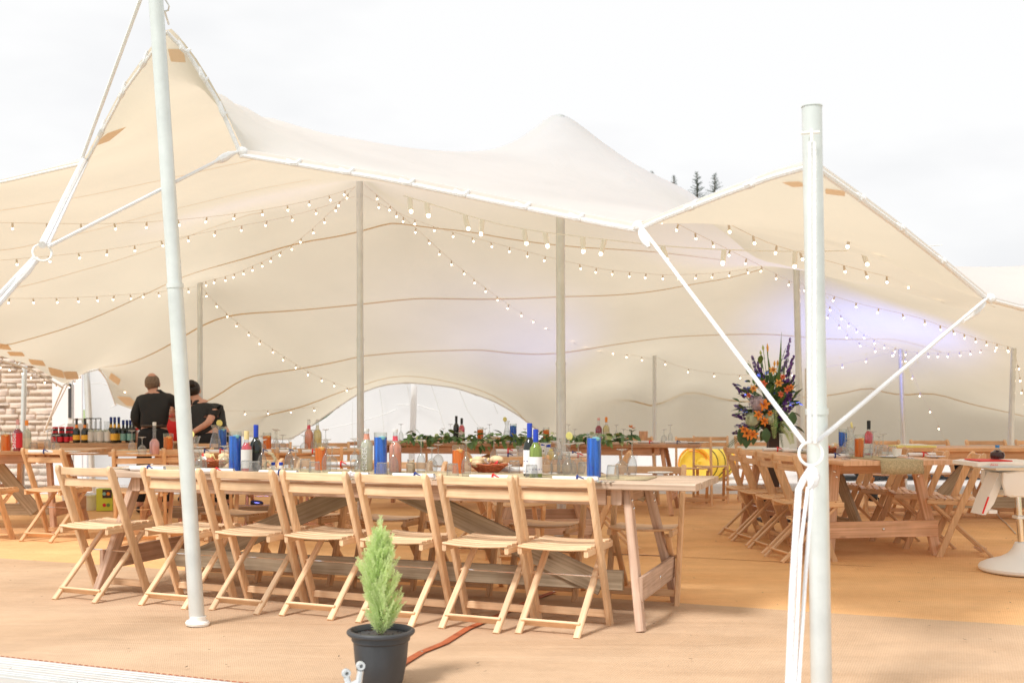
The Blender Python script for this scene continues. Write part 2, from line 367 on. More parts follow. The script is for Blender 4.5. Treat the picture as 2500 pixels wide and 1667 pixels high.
M['old_leg'] = wood('reddish pine', (.46, .295, .20), (.66, .465, .35), su=2, sv=60, rough=.7)
M['old_brace'] = wood('grey brace', (.34, .26, .17), (.54, .44, .31), su=1.8, sv=55, rough=.8, knots=True)
M['pine'] = wood('fresh pine', (.58, .33, .18), (.76, .48, .31), su=1.8, sv=45, rough=.55, knots=True)
M['bar_wood'] = wood('bar pine', (.54, .29, .14), (.72, .43, .23), su=1.8, sv=45, rough=.5)
M['head_wood'] = wood('head table pine', (.48, .25, .14), (.66, .38, .23), su=1.8, sv=45, rough=.6)
M['steel'] = pm('galvanised steel', (.68, .69, .68), .40, .65, nscale=5, namt=.1)
M['alu'] = pm('pale aluminium', (.72, .75, .76), .34, .55, nscale=5, namt=.1)
M['white_pole'] = pm('pale painted pole', (.68, .72, .71), .32, .25, nscale=4, namt=.12)
M['chrome'] = pm('polished steel', (.8, .8, .8), .15, 1.0)
M['rope'] = pm('white rope', (.84, .84, .85), .8, nscale=120, namt=.06, bump=.6, bscale=160)
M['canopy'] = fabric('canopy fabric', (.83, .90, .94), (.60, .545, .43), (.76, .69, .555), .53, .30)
M['seam'] = fabric('seam tape', (.6, .5, .35), (.76, .58, .36), (.78, .58, .35), .40)
M['patch'] = fabric('patch fabric', (.7, .62, .48), (.86, .68, .50), (.84, .66, .48), .30)
M['white_cloth'] = fabric('white sheeting', (.90, .90, .90), (.90, .90, .90), (.95, .95, .95), .62)
M['white'] = pm('white paper', (.82, .82, .84), .7)
M['white_pl'] = pm('white plastic', (.88, .87, .84), .35)
M['burlap'] = pm('burlap', (.54, .45, .28), .95, nscale=90, namt=.3, bump=.7, bscale=220)
M['coir'] = coir('coir matting', (.74, .405, .175), (.92, .57, .29))
M['coir_light'] = coir('light matting', (.52, .345, .215), (.65, .465, .315))
M['grass'] = pm('grass', (.30, .36, .16), .9, nscale=3, namt=.45, bump=.6, bscale=30)
M['gravel'] = pm('pale ground', (.62, .56, .52), .95, nscale=30, namt=.2, bump=.5, bscale=60)
M['leaf'] = pm('leaf green', (.13, .25, .07), .45, nscale=14, namt=.4)
M['leaf_l'] = pm('leaf light', (.46, .56, .22), .45, nscale=14, namt=.35)
M['leaf_d'] = pm('leaf dark', (.065, .14, .05), .5, nscale=9, namt=.4)
M['conifer'] = fabric('golden conifer', (.74, .86, .46), (.74, .86, .46), (.80, .90, .50), .4)
M['garland'] = pm('ivy leaf', (.17, .30, .10), .45, nscale=14, namt=.4); M['garland_d'] = pm('deep ivy leaf', (.09, .18, .065), .45, nscale=14, namt=.4); M['garland_l'] = pm('variegated leaf', (.54, .62, .28), .45, nscale=14, namt=.35)
M['conifer_d'] = pm('dark conifer', (.05, .09, .06), .8, nscale=6, namt=.4)
M['bark'] = pm('bark', (.10, .065, .04), .9, nscale=20, namt=.4)
M['pot'] = pm('charcoal plastic', (.050, .052, .056), .45, nscale=15, namt=.1)
M['soil'] = pm('soil', (.04, .02, .012), 1, nscale=60, namt=.6, bump=1, bscale=90)
M['glass'] = thin_glass('clear glass', (.93, .95, .95), (.60, .63, .65), .02, .10)
M['blue_liq'] = liquid('blue water', (.02, .17, .80), .25, .55)
M['orange_liq'] = liquid('orange water', (1.0, .24, .03), .25, .2)
M['candle_b'] = pm('pale blue candle', (.25, .62, .72), .5)
M['candle_o'] = pm('amber candle', (.95, .5, .15), .5)
M['black'] = pm('black', (.012, .012, .013), .5)
M['bottle_dark'] = pm('dark bottle glass', (.012, .018, .014), .08, spec=.7)
M['bottle_green'] = liquid('green bottle glass', (.26, .36, .08), .3)
M['rose'] = liquid('rose wine', (.90, .10, .14), .25)
M['cherry'] = liquid('cherry drink', (.42, .01, .05), .2)
M['peach'] = liquid('peach drink', (.98, .46, .32), .3)
M['straw'] = liquid('straw drink', (.90, .78, .36), .3)
M['pale_straw'] = liquid('pale drink', (.86, .86, .72), .35)
M['pink'] = liquid('pink drink', (.98, .52, .48), .3)
M['blue_cap'] = pm('blue foil', (.012, .05, .45), .35)
M['cream_cap'] = pm('cream foil', (.78, .62, .30), .35)
M['red'] = pm('red', (.75, .02, .02), .5)
M['orange'] = pm('orange', (.90, .28, .03), .45)
M['navy'] = pm('navy ribbon', (.012, .035, .22), .5)
M['lemon'] = pm('lemon', (.80, .74, .25), .45)
M['label_red'] = pm('red label', (.62, .02, .035), .5)
M['label_teal'] = pm('teal label', (.25, .50, .45), .5)
M['label_gold'] = pm('gold label', (.85, .48, .05), .45)
M['label_grey'] = pm('grey label', (.70, .70, .68), .6)
M['bulb'] = pm('lit bulb', (1, .9, .8), .4, emit=(1.0, .78, .55), estr=4.0)
M['socket'] = pm('socket', (.62, .52, .42), .6)
M['cable'] = pm('cable', (.66, .56, .43), .7)
M['rust'] = pm('rust leather', (.42, .11, .04), .7, nscale=14, namt=.3)
M['rug_hole'] = M['black']
M['skin'] = pm('skin', (.62, .33, .24), .55)
M['hair'] = pm('grey brown hair', (.19, .13, .09), .7, nscale=60, namt=.4)
M['hair_d'] = pm('dark hair', (.02, .013, .01), .5, nscale=60, namt=.4)
M['shirt'] = pm('black shirt', (.016, .016, .017), .8, bump=.4, bscale=9)
M['trouser'] = pm('black trousers', (.010, .010, .011), .85)
M['leather'] = pm('belt leather', (.05, .03, .022), .5)
M['brown'] = pm('dark brown', (.055, .03, .02), .6)
M['yellow'] = fabric('yellow nylon', (.95, .74, .16), (.95, .74, .16), (.97, .80, .22), .5)
M['orange_n'] = pm('orange nylon', (.85, .32, .02), .5)
M['stone'] = pm('stone', (.68, .56, .46), .95, nscale=12, namt=.22, bump=.8, bscale=18)
M['stone2'] = pm('stone pink', (.72, .59, .50), .95, nscale=12, namt=.22, bump=.8, bscale=18)
M['stone3'] = pm('stone grey', (.62, .54, .46), .95, nscale=12, namt=.25, bump=.8, bscale=18)
M['mortar'] = pm('mortar', (.76, .66, .56), 1, nscale=20, namt=.15, bump=.5, bscale=40)
M['car'] = pm('slate blue paint', (.045, .075, .11), .2, .3)
M['tyre'] = pm('tyre', (.02, .02, .02), .8)
M['win'] = pm('car window', (.02, .025, .03), .05)
# ================================================================== ground, mats
def sheet(name, poly, z, m, th=0.0):
    mb = MB()
    if th: mb.prism(poly, (0, 0, z-th/2), (1, 0, 0), (0, 1, 0), (0, 0, 1), th)
    else: mb.add([(x, y, z) for x, y in poly], [tuple(range(len(poly)))])
    return tag(mb.build(name, m, smooth=False), kind='structure')
def gridsheet(name, x0, x1, y0, y1, z, m, nx, ny, amp=0.0):
    P = []
    for i in range(nx):
        for j in range(ny):
            x = x0+(x1-x0)*i/(nx-1); y = y0+(y1-y0)*j/(ny-1)
            P.append((x, y, z+amp*mnoise.noise((x*.35, y*.35, 0))))
    mb = MB().grid(P, nx, ny)
    return tag(mb.build(name, m), kind='structure')
gridsheet('ground', -350, 350, -60, 700, -.05, M['grass'], 60, 60, .03)
sheet('pale_overlit_ground', [(-12, 15.3), (-12, 48), (30, 48), (30, 15.3)], -.012, M['gravel'], .03)  # pale ground by the mat; its far part stands in for overexposed grass
sheet('pale_forecourt', [(-7, -1), (7, -1), (7, 2.6), (-7, 6.6)], -.012, M['gravel'], .03)
E0 = Vector((-2.46, 5.31, 0)); ED = Vector((.9297, -.3684, 0)); EN = Vector((.3684, .9297, 0))     # front edge of the matting
def EP(a, n): p = E0+ED*a+EN*n; return (p.x, p.y)
JN = 2.62                                                                                             # joint between front and rear mat
mb = MB()
for (n0, n1, z, m, nm) in ((0.0, JN, .006, M['coir_light'], 'front_matting'),):
    P = []
    nx, ny = 90, 24
    for i in range(nx):
        for j in range(ny):
            a = -8+17*i/(nx-1); n = n0+(n1-n0)*j/(ny-1); x, y = EP(a, n)
            P.append((x, y, z+.004*mnoise.noise((x*1.3, y*1.3, 3))+(.004 if j == ny-1 else 0)))
    o = MB().grid(P, nx, ny).build(nm, m); tag(o, kind='structure')
for k in range(6):
    n0, n1 = JN-.06+2.15*k, JN-.06+2.15*(k+1)+.02; P = []; nx, ny = 110, 16
    for i in range(nx):
        for j in range(ny):
            x, y = EP(-13+28*i/(nx-1), n0+(n1-n0)*j/(ny-1)); y = min(y, 15.3)
            P.append((x, y, .003+.004*mnoise.noise((x*.9, y*.9, 9+k))+(.0045 if k % 2 else 0)+(.002 if j == ny-1 else 0)))
    tag(MB().grid(P, nx, ny).build('rear_matting', M['coir']), kind='structure')
mb = MB(); rnd = random.Random(77)
for k in range(260):                              # bits of straw and dried leaf trodden into the mat
    x, y = rnd.uniform(-4, 5), rnd.uniform(4.4, 12); a = rnd.random()*6.28; l = rnd.uniform(.004, .016); d = Vector((math.cos(a), math.sin(a), 0))*l; s = Vector((-math.sin(a), math.cos(a), 0))*l*.3; c = Vector((x, y, .019))
    mb.add([c-d, c+s, c+d+Vector((0, 0, .003)), c-s], [(0, 1, 2, 3)])
tag(mb.build('mat_debris', M['bark']), kind='stuff')
# frayed edge of the front mat: short loops of coir along the aluminium strip
mb = MB(); a = -4.0
while a < 2.6:
    x, y = EP(a, -.004); w = .011
    x1, y1 = EP(a+w, -.012); x2, y2 = EP(a+2*w, -.004)
    mb.tube([(x, y, .009), (x1, y1, .012), (x2, y2, .009)], .0035, 4, False); a += .034
tag(mb.build('mat_fringe', M['rust']), kind='stuff')
# aluminium threshold strip
th = thing('threshold_strip', 'pale grooved aluminium threshold strip along the front edge of the matting', 'threshold', (E0.x, E0.y, 0), math.atan2(ED.y, ED.x))
for k, (n0, n1, z) in enumerate(((-.02, -.105, .014), (-.11, -.20, .010), (-.205, -.30, .008), (-.305, -.42, .006))):
    MB().beam((-2.5, (n0+n1)/2, z/2), (3.2, (n0+n1)/2, z/2), abs(n0-n1), z, ch=.3).build('ribbed_plank', M['alu'], th)
mb = MB()
for n in (-.045, -.075, -.135, -.165, -.235, -.262):
    mb.tube([(-2.5, n, .0135 if n > -.1 else .009), (3.2, n, .0135 if n > -.1 else .009)], .0028, 4)
tag(mb.build('rib', M['steel'], th), kind='stuff')
# leather strap lying on the mat
SP = [G(955, 1650), G(985, 1624), G(1030, 1597), G(1085, 1575), G(1140, 1540), G(1190, 1519), G(1250, 1492), G(1300, 1468), G(1352, 1449)]
st = thing('leather_strap', 'rust coloured leather strap with studs lying on the matting by the plant pot', 'strap', SP[0])
mb = MB(); P = []
for i, p in enumerate(SP):
    d = (SP[min(i+1, len(SP)-1)]-SP[max(i-1, 0)]).normalized(); s = Vector((d.y, -d.x, 0))
    w = .020+.001*math.sin(i*2.3)
    q = p-SP[0]
    P.append([(q+s*w)+Vector((0, 0, .012)), (q-s*w)+Vector((0, 0, .012)), (q-s*w)+Vector((0, 0, .0155)), (q+s*w)+Vector((0, 0, .0155))])
vs = [v for r in P for v in r]; fs = []
for i in range(len(P)-1):
    for k in range(4): fs.append((i*4+k, i*4+(k+1) % 4, (i+1)*4+(k+1) % 4, (i+1)*4+k))
fs += [(3, 2, 1, 0), tuple((len(P)-1)*4+k for k in range(4))]
mb.add(vs, fs); mb.build('band', M['rust'], st)
for i in (2, 5, 8):
    MB().ball(SP[i]-SP[0]+Vector((0, 0, .0155)), .008, 8, 5, (1, 1, .4)).build('stud', M['chrome'], st)

# ================================================================== beyond the tent
def conifer(px, topY, D, rad, label):
    top = W(px, topY, D); base = Vector((top.x, D, 0)); H = top.z
    t = thing('conifer_tree', label, 'tree', base, group='conifers behind the tent')
    MB().tube([(0, 0, 0), (0, 0, H*.5), (0, 0, H-.15), (.02, 0, H)], [.22, .13, .012, .004], 8).build('trunk', M['bark'], t)
    mb = MB(); rnd = random.Random(int(px)); z = H-.03
    while z > 1.2:
        f = (H-z); fine = f < 2.2; L = .06+.36*f if fine else min(rad, .85+.14*(f-2.2))
        for k in range(5 if fine else 7):
            a = rnd.random()*6.283; l = L*(.6+rnd.random()*.7); up = .45 if fine else .2
            d = Vector((math.cos(a), math.sin(a), up*(.5+rnd.random()*.7))).normalized(); s = d.cross(Vector((0, 0, 1))).normalized(); u3 = s.cross(d)
            b = Vector((0, 0, z+rnd.uniform(-.03, .03))); st = .035 if fine else .16; nl = .045 if fine else .20
            for q in range(max(2, int(l/st))):
                c = b+d*(st*(q+.5))
                for sg in (-1, 1):
                    e = c+(s*sg*rnd.uniform(.5, 1)+u3*rnd.uniform(-.6, .9)+d*.7)*nl
                    w_ = d*(.007 if fine else .05); mb.add([c-w_, e, c+w_], [(0, 1, 2)])
            mb.tube([b, b+d*l], [.008 if fine else .018, .003], 3, False)
        z -= .05 if fine else .22
    tag(mb.build('foliage', M['conifer_d'], t, smooth=False), kind='stuff')
conifer(1702, 420, 40, 1.9, 'tallest dark conifer, its tip showing over the tent roof')
conifer(1745, 424, 41.5, 1.7, 'dark conifer, its leaning tip nearest the right pole peak')
conifer(1645, 428, 42, 1.8, 'dark conifer with faint tip, left of the tallest one')
conifer(1592, 418, 43, 1.8, 'smallest dark conifer tip just above the tent roofline')
# hedge behind the white sheeting
mb = MB(); rnd = random.Random(3)
for k in range(5200):
    x = rnd.uniform(-7.5, 1.2); z = rnd.uniform(.1, 2.5); y = 25.4+rnd.uniform(-.35, .35)
    a = rnd.random()*6.283; d = Vector((math.cos(a), rnd.uniform(-.6, .2), math.sin(a)))*.11; s = Vector((-math.sin(a), .1, math.cos(a)))*.05
    c = Vector((x, y, z)); mb.add([c-d, c+s, c+d, c-s], [(0, 1, 2, 3)])
hd = thing('hedge', 'dark green clipped hedge behind the white rear sheeting', 'hedge', (0, 0, 0))
tag(mb.build('foliage', M['leaf_d'], hd, smooth=False), kind='stuff')
MB().box(-7.5, 1.2, 25.3, 25.5, -.05, 2.2).build('core', M['leaf_d'], hd)

# ================================================================== stretch tent
def V3(px, py, Y): return tuple(W(px, py, Y))
FRONT = [(-6.8, 9.6, 3.0), V3(-250, 480, 8.5), V3(0, 440, 7.6), V3(205, 392, 6.9), V3(300, 210, 6.55), V3(408, 60, 6.2), V3(466, 122, 6.28), V3(532, 228, 6.35), V3(592, 366, 6.4),
         V3(780, 397, 6.3), V3(955, 426, 6.2), V3(1140, 464, 6.08), V3(1330, 503, 5.9), V3(1480, 533, 5.7), V3(1560, 547, 5.6), V3(1640, 513, 5.36), V3(1760, 466, 5.05), V3(1880, 421, 4.72), V3(1985, 390, 4.45),
         V3(2090, 465, 4.8), V3(2205, 552, 5.3), V3(2320, 645, 5.75), V3(2415, 724, 6.0), V3(2500, 747, 6.5), (4.6, 7.6, 2.4)]
LEFT = [FRONT[0], (-7.4, 12, 2.2), V3(0, 868, 13.2), V3(80, 893, 13.7), V3(155, 937, 14.1), V3(200, 908, 14.5), V3(243, 897, 15.0), V3(262, 925, 15.3), V3(283, 985, 15.5)]
BACK = [LEFT[-1], V3(335, 1004, 15.6), (-4.5, 16.2, .85), V3(710, 1075, 16.8), V3(771, 1031, 16.8), V3(873, 961, 16.8), V3(935, 939, 16.8), V3(1000, 933, 16.8), V3(1110, 945, 16.8), V3(1206, 978, 16.8), V3(1262, 1010, 16.8), V3(1330, 1063, 16.8),
        (2.0, 17.3, .58), (4.0, 17.5, .53), (6.3, 17.2, .42), (8.3, 15.6, .5)]
RIGHT = [FRONT[-1], (6.6, 9.8, 1.95), (7.8, 12.5, 1.9), BACK[-1]]
POLES = {'A': W(878, 430, 12.0), 'B': W(1367, 275, 10.3), 'C': W(488, 690, 14.0), 'D': W(1598, 868, 16.0), 'E': W(1944, 640, 13.3), 'F': W(2198, 852, 15.5), 'G': W(2475, 850, 13.6)}
SEAMS = [
    [(-60, 522, 9.1), (0, 515, 9.0), (215, 475, 9.1), (430, 430, 9.2), (640, 392, 9.2)],
    [(0, 615, 10.3), (200, 568, 10.4), (390, 515, 10.6), (600, 465, 10.8), (760, 435, 10.9)],
    [(0, 712, 11.5), (200, 658, 11.7), (400, 595, 12.0), (520, 550, 12.2), (640, 505, 12.4)],
    [(0, 850, 12.8), (200, 775, 13.1), (410, 690, 13.3), (600, 630, 13.2), (740, 588, 13.1), (870, 549, 13.0), (950, 536, 12.9), (1020, 540, 12.8), (1140, 560, 12.7), (1300, 586, 12.6), (1420, 603, 12.5), (1600, 618, 12.3), (1760, 633, 12.2)],
    [(240, 896, 14.8), (360, 845, 14.7), (480, 800, 14.6), (600, 777, 14.5), (740, 755, 14.45), (870, 738, 14.4), (1020, 726, 14.3), (1170, 721, 14.2), (1380, 721, 14.0), (1560, 709, 13.8), (1700, 688, 13.6), (1800, 662, 13.5), (1860, 650, 13.45)],
    [(420, 960, 15.9), (480, 941, 15.8), (600, 912, 15.75), (740, 886, 15.7), (880, 866, 15.7), (1000, 855, 15.6), (1170, 850, 15.5), (1380, 849, 15.4), (1560, 832, 15.2), (1720, 818, 15.1), (1880, 813, 15.0), (2020, 815, 15.0), (2180, 824, 14.9), (2300, 832, 14.8)],
    [(520, 1058, 16.3), (600, 1027, 16.4), (700, 992, 16.4), (800, 966, 16.4), (880, 945, 16.4), (1000, 932, 16.4), (1100, 935, 16.5), (1230, 952, 16.6), (1390, 968, 16.9), (1450, 966, 16.95), (1530, 950, 16.9), (1600, 936, 16.9), (1680, 940, 16.9), (1800, 956, 16.9), (1900, 955, 16.8), (2010, 943, 16.7), (2120, 936, 16.6), (2190, 935, 16.5), (2280, 948, 16.3), (2370, 970, 16.1), (2500, 1012, 15.8)]]
CTRL = []                                        # (x, y, z, softness)
for f in (FRONT, LEFT, BACK, RIGHT):
    for p in f: CTRL.append((*p, .5))
for k, p in POLES.items(): CTRL.append((p.x, p.y, p.z, .10 if k in 'AB' else .3))
for s in SEAMS:
    for p in s[::2] if len(s) > 5 else s: CTRL.append((*W(*p), .8))
for p in ((1270, 340, 10.2), (1180, 375, 10.2), (1060, 385, 10.4), (905, 358, 10.0), (745, 315, 9.2), (640, 268, 8.4), (560, 226, 7.6), (500, 160, 7.0), (560, 270, 7.0), (650, 320, 7.4), (800, 362, 7.8), (950, 395, 7.8), (1150, 432, 7.8), (1350, 470, 7.6), (1475, 345, 10.3), (1590, 420, 10.3), (1700, 464, 10.2),
          (1850, 655, 9.6), (2050, 690, 9.6), (2350, 770, 9.6), (2200, 640, 7.6), (1985, 560, 6.6)):
    CTRL.append((*W(*p), .8))
keep = []
for c in CTRL:
    if all((c[0]-k[0])**2+(c[1]-k[1])**2 > .09**2 for k in keep): keep.append(c)
CT = np.array(keep)
# relaxed sheet: stretched membrane with some bending stiffness, pulled to the control heights
GX0, GY0, GH = -8.4, 3.6, .25
GNX, GNY = int((9.2-GX0)/GH)+1, int((18.6-GY0)/GH)+1
NG = GNX*GNY
KM = np.zeros((NG, NG)); RH = np.zeros(NG)
gid = lambda i, j: i*GNY+j
I_, J_ = np.meshgrid(np.arange(GNX), np.arange(GNY), indexing='ij')
def add_op(offs, wgt, mask):
    idx = np.stack([gid(I_[mask]+a, J_[mask]+b) for a, b, _ in offs], 1); cf = np.array([c for *_, c in offs])
    for p in range(len(offs)):
        for q in range(len(offs)): np.add.at(KM, (idx[:, p], idx[:, q]), wgt*cf[p]*cf[q])
add_op([(0, 0, -1), (1, 0, 1)], .9, I_ < GNX-1); add_op([(0, 0, -1), (0, 1, 1)], .9, J_ < GNY-1)
inx, iny = (I_ > 0) & (I_ < GNX-1), (J_ > 0) & (J_ < GNY-1)
add_op([(-1, 0, 1), (0, 0, -2), (1, 0, 1)], .6, inx); add_op([(0, -1, 1), (0, 0, -2), (0, 1, 1)], .6, iny)
add_op([(0, 0, 1), (1, 0, -1), (0, 1, -1), (1, 1, 1)], 1.2, (I_ < GNX-1) & (J_ < GNY-1))
TIPS = [(POLES['B'].x, POLES['B'].y, .22, .22), (POLES['A'].x, POLES['A'].y, .10, .25), (FRONT[5][0], FRONT[5][1]+.05, .30, .25), (FRONT[18][0], FRONT[18][1]+.05, .06, .3)]
def tips(x, y): return sum(h*np.exp(-np.sqrt((x-a)**2+(y-b)**2+(.012 if h == .22 else .0016))/w) for a, b, h, w in TIPS)
for x, y, z, c in keep:
    fx, fy = (x-GX0)/GH, (y-GY0)/GH; i, j = int(fx), int(fy); fx -= i; fy -= j; z = z-float(tips(x, y))
    wts = [(gid(i, j), (1-fx)*(1-fy)), (gid(i+1, j), fx*(1-fy)), (gid(i, j+1), (1-fx)*fy), (gid(i+1, j+1), fx*fy)]
    cw = 40.0 if c < .6 else 10.0
    for p, wp in wts:
        RH[p] += cw*wp*z
        for q, wq in wts: KM[p, q] += cw*wp*wq
ZG = np.linalg.solve(KM+np.eye(NG)*1e-9, RH).reshape(GNX, GNY)
def zt(x, y):
    x = np.atleast_1d(np.asarray(x, float)); y = np.atleast_1d(np.asarray(y, float))
    fx = np.clip((x-GX0)/GH, 1, GNX-2.001); fy = np.clip((y-GY0)/GH, 1, GNY-2.001); i = fx.astype(int); j = fy.astype(int); fx = fx-i; fy = fy-j
    cr = lambda t: np.stack([-.5*t+t*t-.5*t**3, 1-2.5*t*t+1.5*t**3, .5*t+2*t*t-1.5*t**3, -.5*t*t+.5*t**3])
    wx, wy = cr(fx), cr(fy); o = np.zeros_like(fx)
    for a in range(4):
        for b in range(4): o += wx[a]*wy[b]*ZG[np.clip(i+a-1, 0, GNX-1), np.clip(j+b-1, 0, GNY-1)]
    return o+tips(x, y)
def tz(x, y): return float(zt(x, y)[0])
def resample(pts, n, by_x=False):
    P = np.array(pts)[:, :2]
    d = np.r_[0, np.cumsum(np.abs(np.diff(P[:, 0])) if by_x else np.hypot(*np.diff(P, axis=0).T))]; d /= d[-1]
    t = np.linspace(0, 1, n)
    return np.c_[np.interp(t, d, P[:, 0]), np.interp(t, d, P[:, 1])]
NU, NV = 190, 110
# refine around the tips by a shared warped parameter
FB = resample(FRONT, NU, True); BB = resample(BACK, NU, True); LB = resample(LEFT, NV); RB = resample(RIGHT, NV)
u = np.linspace(0, 1, NU)[:, None, None]; v = np.linspace(0, 1, NV)[None, :, None]
XY = (1-v)*FB[:, None]+v*BB[:, None]+(1-u)*LB[None]+u*RB[None]-((1-u)*(1-v)*FB[0]+u*(1-v)*FB[-1]+(1-u)*v*BB[0]+u*v*BB[-1])
Zt = zt(XY[..., 0].ravel(), XY[..., 1].ravel()).reshape(NU, NV)
# hem vertices take the exact hem heights
def hemz(pts, xy, by_x):
    P = np.array(pts); d = np.r_[0, np.cumsum(np.abs(np.diff(P[:, 0])) if by_x else np.hypot(*np.diff(P[:, :2], axis=0).T))]; d /= d[-1]
    return np.interp(np.linspace(0, 1, len(xy)), d, P[:, 2])
for arr, idx in ((hemz(FRONT, FB, True), 'f'), (hemz(BACK, BB, True), 'b'), (hemz(LEFT, LB, False), 'l'), (hemz(RIGHT, RB, False), 'r')):
    row = lambda k: {'f': Zt[:, k], 'b': Zt[:, -1-k], 'l': Zt[k, :], 'r': Zt[-1-k, :]}[idx]
    corr = (arr-row(0)).copy()
    for k in range(6): row(k)[...] += (1-k/6.0)**2*corr        # blend the correction inwards
tent = thing('stretch_tent', 'cream stretch tent with peaked white roof and roped scalloped hem', 'tent', (0, 0, 0))
P = [(XY[i, j, 0], XY[i, j, 1], Zt[i, j]) for i in range(NU) for j in range(NV)]
mb = MB().grid(P, NU, NV)
me = bpy.data.meshes.new('canopy'); me.from_pydata(mb.v, [], mb.f); me.polygons.foreach_set('use_smooth', [True]*len(me.polygons)); me.update()
if sum(p.normal.z for p in me.polygons) < 0: me.flip_normals()
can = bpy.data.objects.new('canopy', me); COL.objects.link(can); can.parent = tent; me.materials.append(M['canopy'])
def smooth_line(pts, n):
    P = np.array(pts, float); d = np.r_[0, np.cumsum(np.hypot(*np.diff(P[:, :2], axis=0).T))]; t = np.linspace(0, d[-1], n)
    out = np.c_[[np.interp(t, d, P[:, k]) for k in range(P.shape[1])]].T
    for _ in range(3): out[1:-1] = (out[:-2]+2*out[1:-1]+out[2:])/4
    return out
CV = np.array(P); CU = np.stack([1250+CV[:, 0]/CV[:, 1]*FPX, HZ-(CV[:, 2]-EYE)/CV[:, 1]*FPX], 1)
for si, s in enumerate(SEAMS):
    L = smooth_line([tuple(W(*p)) for p in s], 70); Z = zt(L[:, 0], L[:, 1])
    C = [Vector((L[i, 0], L[i, 1], Z[i])) for i in range(70)]; vs = []; fs = []
    for i in range(70):
        x, y = L[i, :2]; nr = Vector((-(tz(x+.03, y)-tz(x-.03, y))/.06, -(tz(x, y+.03)-tz(x, y-.03))/.06, 1)).normalized()
        d = (C[min(i+1, 69)]-C[max(i-1, 0)]).normalized(); sd_ = d.cross(nr).normalized()*(.006 if si < 3 else .012); c = C[i]-nr*.010
        vs += [c+sd_, c-sd_]
        if i: fs.append((2*i-2, 2*i-1, 2*i+1, 2*i))
    MB().add(vs, fs).build('seam', M['seam'], tent)
def patch(px, py, a, bb, Ymin, Ymax, hdir):
    ok = (CV[:, 1] > Ymin) & (CV[:, 1] < Ymax); dd = np.where(ok, (CU[:, 0]-px)**2+(CU[:, 1]-py)**2, 1e9); k = int(dd.argmin()); i, j = k//NV, k % NV
    i = min(max(i, 1), NU-2); j = min(max(j, 1), NV-2); q = lambda ii, jj: Vector(P[ii*NV+jj])
    n_ = (q(i+1, j)-q(i-1, j)).cross(q(i, j+1)-q(i, j-1)).normalized()
    if n_.z < 0: n_ = -n_
    c = q(i, j)-n_*.012; hd_ = Vector(hdir); h = (hd_-n_*hd_.dot(n_)).normalized()*a; w_ = n_.cross(h).normalized()*bb
    pts = []
    for k_ in range(16):
        t_ = 2*math.pi*k_/16; r_ = 1/(abs(math.cos(t_))+abs(math.sin(t_)))**.9; pts.append(c+h*math.cos(t_)*r_+w_*math.sin(t_)*r_)
    MB().add([c]+pts, [(0, k_+1, (k_+1) % 16+1) for k_ in range(16)]).build('patch', M['patch'], tent, smooth=False)
for p in ((42, 862), (92, 882), (140, 905), (176, 918), (4, 845)): patch(*p, .15, .085, 12, 15, (.35, .9, -.35))
patch(281, 925, .13, .09, 14.5, 17, (0, .4, -1)); patch(312, 972, .17, .09, 14.5, 17, (.8, .2, -.4))
patch(262, 338, .13, .05, 4, 7.5, (.7, .3, .5)); patch(1958, 436, .06, .05, 4, 7.5, (1, 0, 0)); patch(2034, 462, .07, .05, 4, 7.5, (.6, .5, -.4)); patch(440, 140, .06, .07, 4, 7.5, (.4, 0, -1))
# hem rope with ties, hem band
def hem_rope(pts, r, dz=-.03, knots=0, name='hem_rope'):
    L = smooth_line(pts, 60); mb = MB(); mb.tube([(p[0], p[1]-.01, p[2]+dz) for p in L], r, 7); mb.build(name, M['rope'], tent)
    for k in range(1, knots+1):
        p = L[int(59*k/(knots+1))]; q = L[int(59*k/(knots+1))+1]; d = (Vector(q)-Vector(p)).normalized()
        MB().tube([Vector(p)+Vector((0, -.008, dz*.5))-d*.045, Vector(p)+Vector((0, -.018, dz))-d*.015, Vector(p)+Vector((0, -.018, dz))+d*.015, Vector(p)+Vector((0, -.008, 0))+d*.045], [.008, .017, .017, .008], 7).build('rope_tie', M['rope'], tent)
hem_rope(FRONT[8:15], .013, -.035, 6)
hem_rope(FRONT[3:6], .009, -.05, 3)
hem_rope(FRONT[5:9], .012, -.045, 3)
hem_rope(FRONT[14:19], .012, -.025, 2)
hem_rope(FRONT[18:23], .013, -.03, 3)
hem_rope(FRONT[22:25], .013, -.02, 1)
hem_rope(FRONT[0:4], .010, -.02, 2)
hem_rope(LEFT[1:5], .012, -.05, 3); hem_rope(LEFT[4:9], .010, -.02, 2); hem_rope(BACK[2:12], .012, .0, 4)
def hem_band(pts, w=.05):
    L = smooth_line(pts, 50); vs = []; fs = []
    for i, p in enumerate(L):
        vs += [(p[0], p[1]-.004, p[2]+.004), (p[0], p[1]-.012, p[2]-w*(.4+.6*math.sin(math.pi*i/49)))]
        if i: fs.append((2*i-2, 2*i, 2*i+1, 2*i-1))
    MB().add(vs, fs).build('hem_band', M['white_cloth'], tent)
hem_band(FRONT[8:15]); hem_band(FRONT[18:23], .04); hem_band(FRONT[22:25], .05); hem_band(FRONT[14:19], .02)
for p in (FRONT[8], FRONT[14], FRONT[22]):
    q = Vector(p); MB().ball(q+Vector((0, -.012, -.012)), .035, 8, 6, (1, .5, .8)).build('corner_clamp', M['rope'], tent)

